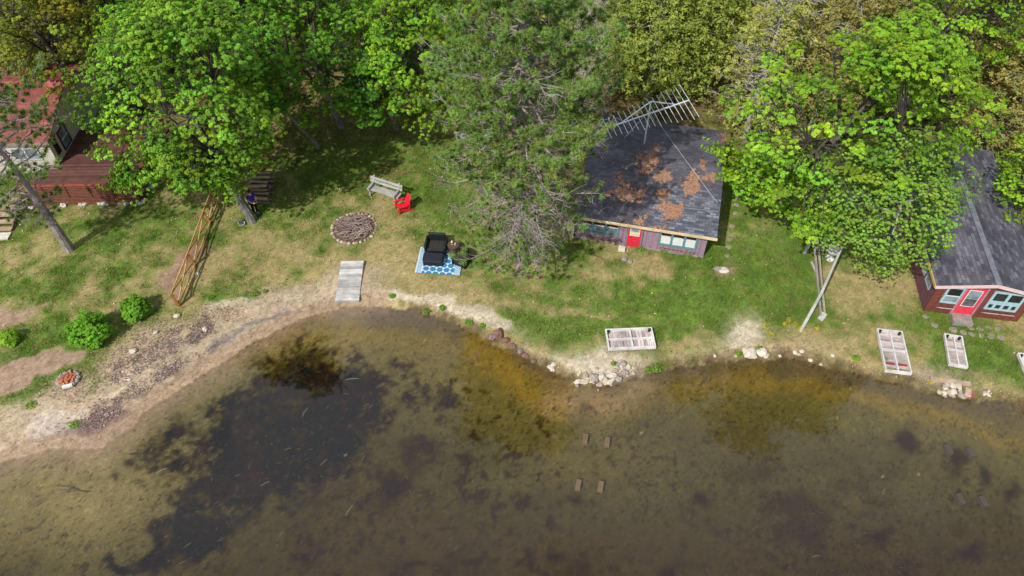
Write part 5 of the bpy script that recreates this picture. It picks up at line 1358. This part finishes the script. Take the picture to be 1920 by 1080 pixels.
for k, (px, py, src) in enumerate([(1000, 90, ce1), (1230, 75, ce1), (1480, 85, ce2), (1560, 130, ce3), (1720, 120, ce3), (1850, 140, ce2), (1960, 160, ce3), (830, 90, ce1), (640, 85, ce1), (420, 80, ce1), (220, 80, ce1)]):
    dup(src, GZ(px, py), k * 1.7, (1.15, 1.15, 1.1), ('dark cedar filling the gap far behind the pine', 'dark cedar in the last row above the antenna', 'twiggy cedar in the last row over the charcoal roof', 'brown cedar in the last row beside the twiggy one', 'brown cedar in the last row behind the tiered maple', 'twiggy cedar in the last row near the top right corner', 'brown cedar in the last row beyond the right edge', 'dark cedar far behind the lime maples', 'dark cedar far behind the shed', 'dark cedar far behind the fence end', 'dark cedar far behind the cream cottage')[k])

bt = cedar('bare_tree', 'bare grey tree with fine leafless branches at the top edge over the charcoal roof', GZ(1432, 205), 11.5, 2.3, ol * .9, 35, 700, .96)
dup(bt, GZ(1905, 262), 2.2, (1.15, 1.15, 1.0), 'bare grey tree in the top right corner above the red cottage')
dup(bt, GZ(1085, 250), 4.0, (.7, .7, .95), 'slim bare grey tree between pine crown and olive cedar')
# ---- pines
def tufts(pos, dirs, cols, ln=.205, per=66, wd=.016):
    n = len(pos); T = np.repeat(pos, per, 0); Dd = np.repeat(dirs, per, 0); N_ = n * per
    a = rng.normal(size=(N_, 3)); a /= np.linalg.norm(a, axis=1)[:, None]; a = a + Dd * .75; a /= np.linalg.norm(a, axis=1)[:, None]
    s = np.cross(a, rng.normal(size=(N_, 3))); s /= np.linalg.norm(s, axis=1)[:, None] + 1e-9
    T = T - Dd * rng.uniform(0, .12, (N_, 1)); l = ln * rng.uniform(.7, 1.15, (N_, 1))
    vs_ = np.stack([T - s * wd, T + s * wd, T + a * l], 1).reshape(-1, 3)
    c = np.repeat(cols, per, 0) * rng.uniform(.75, 1.25, (N_, 1)); return vs_, np.repeat(c, 3, 0)
def pine(label, base, height, lmax, seed, z0=3.2, levels=34, dead_to=6.2, tint=None, lean_=(0, 0), dens=1.0, r0=.24, bare=.12, low_l=.48, reach=(), skip=None):
    t = thing('pine_tree', label, 'tree', base, 0, 'pines by the water'); q = np.random.default_rng(seed); tb = MB()
    tint = TINTS['pine'] if tint is None else tint
    ax = lambda z: np.array((lean_[0] * z, lean_[1] * z, z)) + np.array((math.sin(z * .5) * .06, math.cos(z * .37) * .06 - .06, 0))
    tb.tube([ax(z) + [0, 0, -.15] for z in np.linspace(0, height, 12)], [r0 * 1.25, r0 * .95, r0 * .85, r0 * .8, r0 * .7, r0 * .6, r0 * .5, r0 * .42, r0 * .33, r0 * .25, r0 * .15, .03], 9)
    tp, dr, cl = [], [], []
    for k in range(levels):
        z = z0 + (height - .4 - z0) * (k / (levels - 1)) ** .92; f = (z - z0) / (height - z0)
        L0 = lmax * (low_l + (1 - low_l) * math.sin(math.pi * min(1, f * .92))) if f < .55 else lmax * (1.0 - .80 * ((f - .55) / .45) ** 1.2)
        nb = int(q.integers(4, 6)); a0 = q.uniform(0, 6.28)
        for b in range(nb + (1 if k < len(reach) else 0)):
            a = a0 + b / nb * 6.28 + q.uniform(-.35, .35); R_ = L0 * q.uniform(.6, 1.12); el = -.16 + .55 * f + q.normal(0, .10)
            dead = z < dead_to * q.uniform(.7, 1.1) or q.random() < bare
            s = ax(z); h_ = np.array((math.cos(a), math.sin(a), 0)); e_ = s + h_ * R_ * math.cos(el) + [0, 0, R_ * math.sin(el)]
            if b == nb:                              # a long low bough with living tips
                e_ = np.asarray(reach[k]) - np.asarray(base); s = ax(e_[2] + 1.0); R_ = np.linalg.norm(e_ - s); h_ = (e_ - s) * [1, 1, 0]; h_ /= np.linalg.norm(h_); dead = False
            lp = limb_pts(s, e_, -.10 if not dead else .03, 5, .10); lp[-1] = lp[-1] + [0, 0, .10 * R_]
            if skip and skip[0] < z < skip[1] and math.cos(a + .2) > .5: continue
            tb.tube(lp, [.05 * (1 - .4 * f) + .004 * R_, .010], 5, False)
            side = np.cross(h_, (0, 0, 1)); lpn = np.array(lp)
            ns = int((5 + R_ * 4.2) * (1 if not dead else .9))
            for j in range(ns):
                g_ = (.22 + .78 * (j + q.random()) / ns) * 5; i_ = min(4, int(g_)); p = lpn[i_] * (1 - (g_ - i_)) + lpn[i_ + 1] * (g_ - i_)
                sl = R_ * .28 * (1.15 - g_ / 6) * q.uniform(.5, 1.25) + .12; sg = 1 if j % 2 else -1
                d_ = side * sg * .8 + h_ * q.uniform(.3, .9) + np.array((0, 0, q.normal(.12, .22))); d_ /= np.linalg.norm(d_)
                m_ = p + d_ * sl * .55 + q.normal(0, .05, 3); e2 = p + d_ * sl + [0, 0, .10 if not dead else -.08 + q.normal(0, .12)]
                tb.tube([p, m_, e2], [.016, .011, .006], 4 if not dead else 3, False)
                if dead:
                    for _ in range(2):
                        g2_ = q.uniform(.3, 1); b_ = p * (1 - g2_) + e2 * g2_; d2 = q.normal(size=3) * [.3, .3, .2]; tb.tube([b_, b_ + d2 * .6, b_ + d2 + [0, 0, -.06]], [.009, .004], 3, False)
                if not dead or q.random() < .26:
                    col_ = tint * (1 + .15 * q.normal()) * (1 + np.array((.10, 0, .02)) * q.normal())
                    tp.append(e2); dr.append(d_ * .6 + [0, 0, .5]); cl.append(col_)
                    for _ in range(int(dens * (.55 if z < 8 else 1) * q.uniform(1.2, 3.2))):
                        g2_ = q.uniform(.35, .95); b_ = p * (1 - g2_) + e2 * g2_; d2 = d_ * .6 + q.normal(0, .5, 3) + [0, 0, .35]; d2 /= np.linalg.norm(d2); e3 = b_ + d2 * q.uniform(.12, .34)
                        tb.tube([b_, e3], [.008, .005], 3, False); tp.append(e3); dr.append(d2); cl.append(col_ * q.uniform(.9, 1.1))
    tb.build('trunk', M_barkp, t)
    dr = np.array(dr); dr /= np.linalg.norm(dr, axis=1)[:, None]
    vs_, cs = tufts(np.array(tp), dr, np.array(cl))
    np_mesh('crown', vs_, np.arange(len(vs_)).reshape(-1, 3), M_pine_l, t, cs)
    return t
pine('tall pine with bare lower branches in the middle, between fire ring and mauve cottage', GZ(977, 498), 16.3, 4.4, 41, 1.9, 38, 7.4, None, (0, .02), .72, reach=[cg(858, 498, 2.0), cg(905, 470, 2.4), cg(1015, 520, 1.8), cg(930, 515, 2.0), cg(1075, 425, 3.4), cg(1100, 380, 4.2), cg(880, 430, 3.0)])
pine('sparse leaning pine in front of the cream cottage at the left edge', GZ(131, 468), 12.0, 3.5, 42, 2.6, 18, 4.2, TINTS['pine'] * .9, (-.03, .0), .55, .23, .30, .22, (), (2.6, 6.6))

# ---- bushes, flowers
def bush(label, px, py, r, seed, colr):
    p = GZ(px, py); t = thing('bush', label, 'bush', p, 0, 'round bushes above the beach'); q = np.random.default_rng(seed)
    pts = shell_points(70, (r, r, r * .92), r * .2, .8, seed, -.5, .16) + [0, 0, r * .72]
    sb = MB()
    for e_ in pts[::2]: sb.tube(limb_pts((0, 0, 0), e_, .05, 3), [.018, .006], 4, False)
    sb.build('stems', M_barkg, t)
    n = len(pts); nt_ = 14; cl = np.repeat(pts, nt_, 0); d = rng.normal(size=(n * nt_, 3)); d /= np.linalg.norm(d, axis=1)[:, None]
    od = cl - [0, 0, r * .5]; od /= np.linalg.norm(od, axis=1)[:, None]
    vs_, cs = rosettes(cl + d * r * .30 * rng.random((n * nt_, 1)), d * .5 + od * .7, 7, .10, np.repeat(colr * (1 + .12 * q.normal(size=(n, 1))), nt_, 0), .2, .05)
    np_mesh('foliage', vs_, np.arange(len(vs_)).reshape(-1, 4), M_leaf, t, cs)
bush('large round green bush by the gravel path, middle of three', 178, 634, .80, 51, TINTS['mid'] * 1.2)
bush('smaller round green bush closest to the fence foot', 259, 590, .56, 52, TINTS['mid'] * 1.05)
bush('tiny light green bush at the left edge by the path', 22, 640, .34, 53, TINTS['lime'])
def herb(name, label, cat, spots, n, colr, size, h=.12, kind='stuff', grp=None):
    parts = []
    for px, py, rx in spots:
        p = GZ(px, py); parts.append(leaf_cloud(n, p + [0, 0, h * .5], (rx, rx * .8, h), size, colr, .3, .8, .1))
    o = leaf_obj(name, parts, M_leaf); tag(o, label, cat, kind=kind); return o
herb('yellow_flowers', 'bright yellow wildflowers beside the bare sandy patch and the pole foot', 'flowers', [(1440, 618, .32), (1434, 608, .25), (1446, 628, .22), (1490, 610, .16), (1478, 602, .16), (1532, 617, .14), (1470, 609, .1), (1500, 617, .12), (1745, 718, .12), (1762, 714, .08)], 70, lin(226, 200, 40), .045, .16)
herb('shore_plants', 'low bright green plants in clumps along the bank', 'plants', [(1232, 690, .34), (1215, 694, .2), (1150, 683, .13), (480, 552, .2), (497, 548, .12), (140, 797, .3), (1385, 665, .2), (1424, 655, .16), (830, 578, .2), (880, 605, .25), (905, 612, .2), (735, 556, .2), (800, 585, .2), (1660, 676, .2), (1806, 715, .1), (1605, 672, .2), (60, 760, .3), (395, 560, .2), (1330, 488, .2), (1245, 470, .25), (1290, 480, .25), (1200, 468, .2)], 110, TINTS['fresh'] * .85, .09, .12)

# ------------------------------------------------------------------ the person beside the maple
def skin(name, pts, edges, rad, mat, par, sub=1, root=0):
    me = bpy.data.meshes.new(name); me.from_pydata([tuple(map(float, p)) for p in pts], edges, []); me.materials.append(mat)
    o = bpy.data.objects.new(name, me); link(o, par)
    m_ = o.modifiers.new('skin', 'SKIN'); m_.use_smooth_shade = True
    sv = me.skin_vertices[0].data
    for i_, r_ in enumerate(rad): sv[i_].radius = (r_, r_) if np.isscalar(r_) else r_; sv[i_].use_root = i_ == root
    s_ = o.modifiers.new('sub', 'SUBSURF'); s_.levels = s_.render_levels = sub
    return o
pp = GZ(481, 402)
per_ = thing('person', 'person in blue shirt and black trousers beside the maple trunk, holding a white controller', 'person', pp, -.75)   # local +x is forward
M_skin = plain('skin', lin(206, 150, 124), .6, .06); M_shirt = plain('blue shirt', lin(44, 48, 150), .85, .15, 9); M_trs = plain('black trousers', lin(22, 22, 30), .9, .2); M_shoe = plain('teal shoe', lin(50, 150, 160), .7, .1); M_hair = plain('brown hair', lin(60, 44, 36), .8, .3, 20)
J = {'pel': (0, 0, .95), 'ch': (.0, 0, 1.22), 'nk': (.02, 0, 1.45), 'hd': (.05, 0, 1.56), 'top': (.06, 0, 1.69)}
P_ = [(0, 0, .95), (0, 0, 1.12), (.0, 0, 1.30), (.015, 0, 1.46), (.05, 0, 1.56), (.065, 0, 1.66)]; R__ = [.13, .125, .135, .052, .088, .080]; E_ = [(0, 1), (1, 2), (2, 3), (3, 4), (4, 5)]
for s in (-1, 1):
    b_ = len(P_); P_ += [(0, s * .17, 1.39), (.03, s * .235, 1.13), (.24, s * .12, 1.05), (.31, s * .095, 1.055)]; R__ += [.052, .042, .030, .032]; E_ += [(2, b_), (b_, b_ + 1), (b_ + 1, b_ + 2), (b_ + 2, b_ + 3)]
    for f_ in range(5):
        dy = (-.028, -.012, .004, .018, 0)[f_] * s; ln_f = (.055, .065, .06, .048, .04)[f_]
        c_ = len(P_)
        if f_ < 4: P_ += [(.335, s * .095 + dy, 1.06), (.335 + ln_f * .6, s * .08 + dy, 1.05), (.335 + ln_f * .75, s * .06 + dy, 1.035)]
        else: P_ += [(.31, s * .065, 1.075), (.33, s * .045, 1.09), (.345, s * .04, 1.09)]
        R__ += [.010, .009, .007]; E_ += [(b_ + 3, c_), (c_, c_ + 1), (c_ + 1, c_ + 2)]
    b_ = len(P_); P_ += [(.0, s * .095, .88), (.03, s * .10, .50), (-.01, s * .105, .09), (.13, s * .115, .04)]; R__ += [.088, .062, .042, .036]; E_ += [(0, b_), (b_, b_ + 1), (b_ + 1, b_ + 2), (b_ + 2, b_ + 3)]
skin('body', P_, E_, R__, M_skin, per_, 1)
sp_ = [(0, 0, .90), (0, 0, 1.12), (.0, 0, 1.30), (.01, 0, 1.42)]; sr = [.155, .145, .152, .075]; se = [(0, 1), (1, 2), (2, 3)]
for s in (-1, 1): b_ = len(sp_); sp_ += [(0, s * .175, 1.385), (.02, s * .225, 1.20)]; sr += [.068, .060]; se += [(2, b_), (b_, b_ + 1)]
skin('shirt', sp_, se, sr, M_shirt, per_)
tp_ = [(0, 0, .93)]; tr_ = [.145]; te = []
for s in (-1, 1): b_ = len(tp_); tp_ += [(0, s * .095, .84), (.03, s * .10, .50), (-.01, s * .105, .12)]; tr_ += [.10, .076, .062]; te += [(0, b_), (b_, b_ + 1), (b_ + 1, b_ + 2)]
skin('trousers', tp_, te, tr_, M_trs, per_)
for s in (-1, 1): skin('shoe', [(-.05, s * .105, .05), (.06, s * .11, .045), (.17, s * .118, .035)], [(0, 1), (1, 2)], [.055, .052, .040], M_shoe, per_)
hm = MB(); hm.rock((.025, 0, 1.655), (.112, .10, .095), 2, .05, 12, 9); hm.build('hair', M_hair, per_, smooth=True)
MB().rock((.150, 0, 1.585), (.018, .014, .024), 1, .02).build('nose', M_skin, per_, smooth=True)
for s in (-1, 1):
    MB().rock((.132, s * .034, 1.615), (.012, .014, .009), 1, .02).build('eye', M_dark, per_); MB().rock((.05, s * .092, 1.595), (.022, .012, .032), 1, .02).build('ear', M_skin, per_, smooth=True)
MB().box((.134, 0, 1.535), (.012, .045, .009)).build('mouth', plain('lips', lin(170, 96, 90)), per_)
rc_ = thing('remote_controller', 'white handheld controller gripped in both hands of the person', 'controller', pp, -.75)
MB().box((.345, 0, 1.065), (.10, .15, .045)).build('case', M_white, rc_, bevel=.01); MB().box((.385, 0, 1.12), (.02, .13, .075), ry=-.4).build('phone_screen', M_glass, rc_)
for s in (-1, 1): MB().tube([(.33, s * .03, 1.088), (.33, s * .03, 1.105)], .007, 6).build('stick', M_dark, rc_)
# ------------------------------------------------------------------ sky, sun, camera
az = Vector((0.58, 0.81, 0)).normalized(); EL = math.radians(46)
sd = Vector((az.x * math.cos(EL), az.y * math.cos(EL), -math.sin(EL)))
sl = bpy.data.lights.new('sun', 'SUN'); sl.energy = 4.0; sl.angle = math.radians(0.6); sl.color = (1.0, 0.975, 0.93)
so = bpy.data.objects.new('sun', sl); link(so); so.rotation_euler = (-sd).to_track_quat('Z', 'Y').to_euler(); so.location = (-40, -40, 60)
w = bpy.data.worlds.new('World'); S.world = w; w.use_nodes = True
nt = w.node_tree; bg = nt.nodes['Background']
sky = N(nt, 'ShaderNodeTexSky', sky_type='NISHITA'); sky.sun_disc = False
sky.sun_elevation = EL; sky.sun_rotation = math.atan2(-az.x, -az.y); sky.air_density = 1.0; sky.dust_density = 1.5
tc = nt.nodes.new('ShaderNodeTexCoord')
cl = N(nt, 'ShaderNodeTexNoise', Scale=2.2, Detail=7, Roughness=0.6); nt.links.new(tc.outputs['Generated'], cl.inputs['Vector'])
cr = ramp(nt, [(0.30, 0.0), (0.50, 1.0)]); nt.links.new(cl.outputs['Fac'], cr.inputs[0])
sxw = nt.nodes.new('ShaderNodeSeparateXYZ'); nt.links.new(tc.outputs['Generated'], sxw.inputs[0])
rw_ = ramp(nt, [(0.15, 0.1), (0.38, 1.0)]); nt.links.new(sxw.outputs[1], rw_.inputs[0])
cm = N(nt, 'ShaderNodeMath', operation='MULTIPLY'); nt.links.new(cr.outputs[0], cm.inputs[0]); nt.links.new(rw_.outputs[0], cm.inputs[1])   # a bank of cloud inland
mc = mixc(nt, sky.outputs[0], (11.6, 12.3, 13.4), cm.outputs[0]); nt.links.new(mc, bg.inputs[0]); bg.inputs[1].default_value = 0.1
cam = bpy.data.cameras.new('camera'); cam.sensor_width = 36; cam.lens = 36 * F / 1920; cam.clip_end = 3000
co = bpy.data.objects.new('camera', cam); link(co); co.location = (0, 0, H); co.rotation_euler = (math.pi / 2 - TH, 0, 0)
S.camera = co
S.view_settings.view_transform = 'Standard'; S.view_settings.look = 'None'; S.view_settings.exposure = 0; S.view_settings.gamma = 1
S.cycles.max_bounces = 8; S.cycles.transparent_max_bounces = 16; S.cycles.diffuse_bounces = 3; S.cycles.glossy_bounces = 3
S.cycles.use_denoising = True
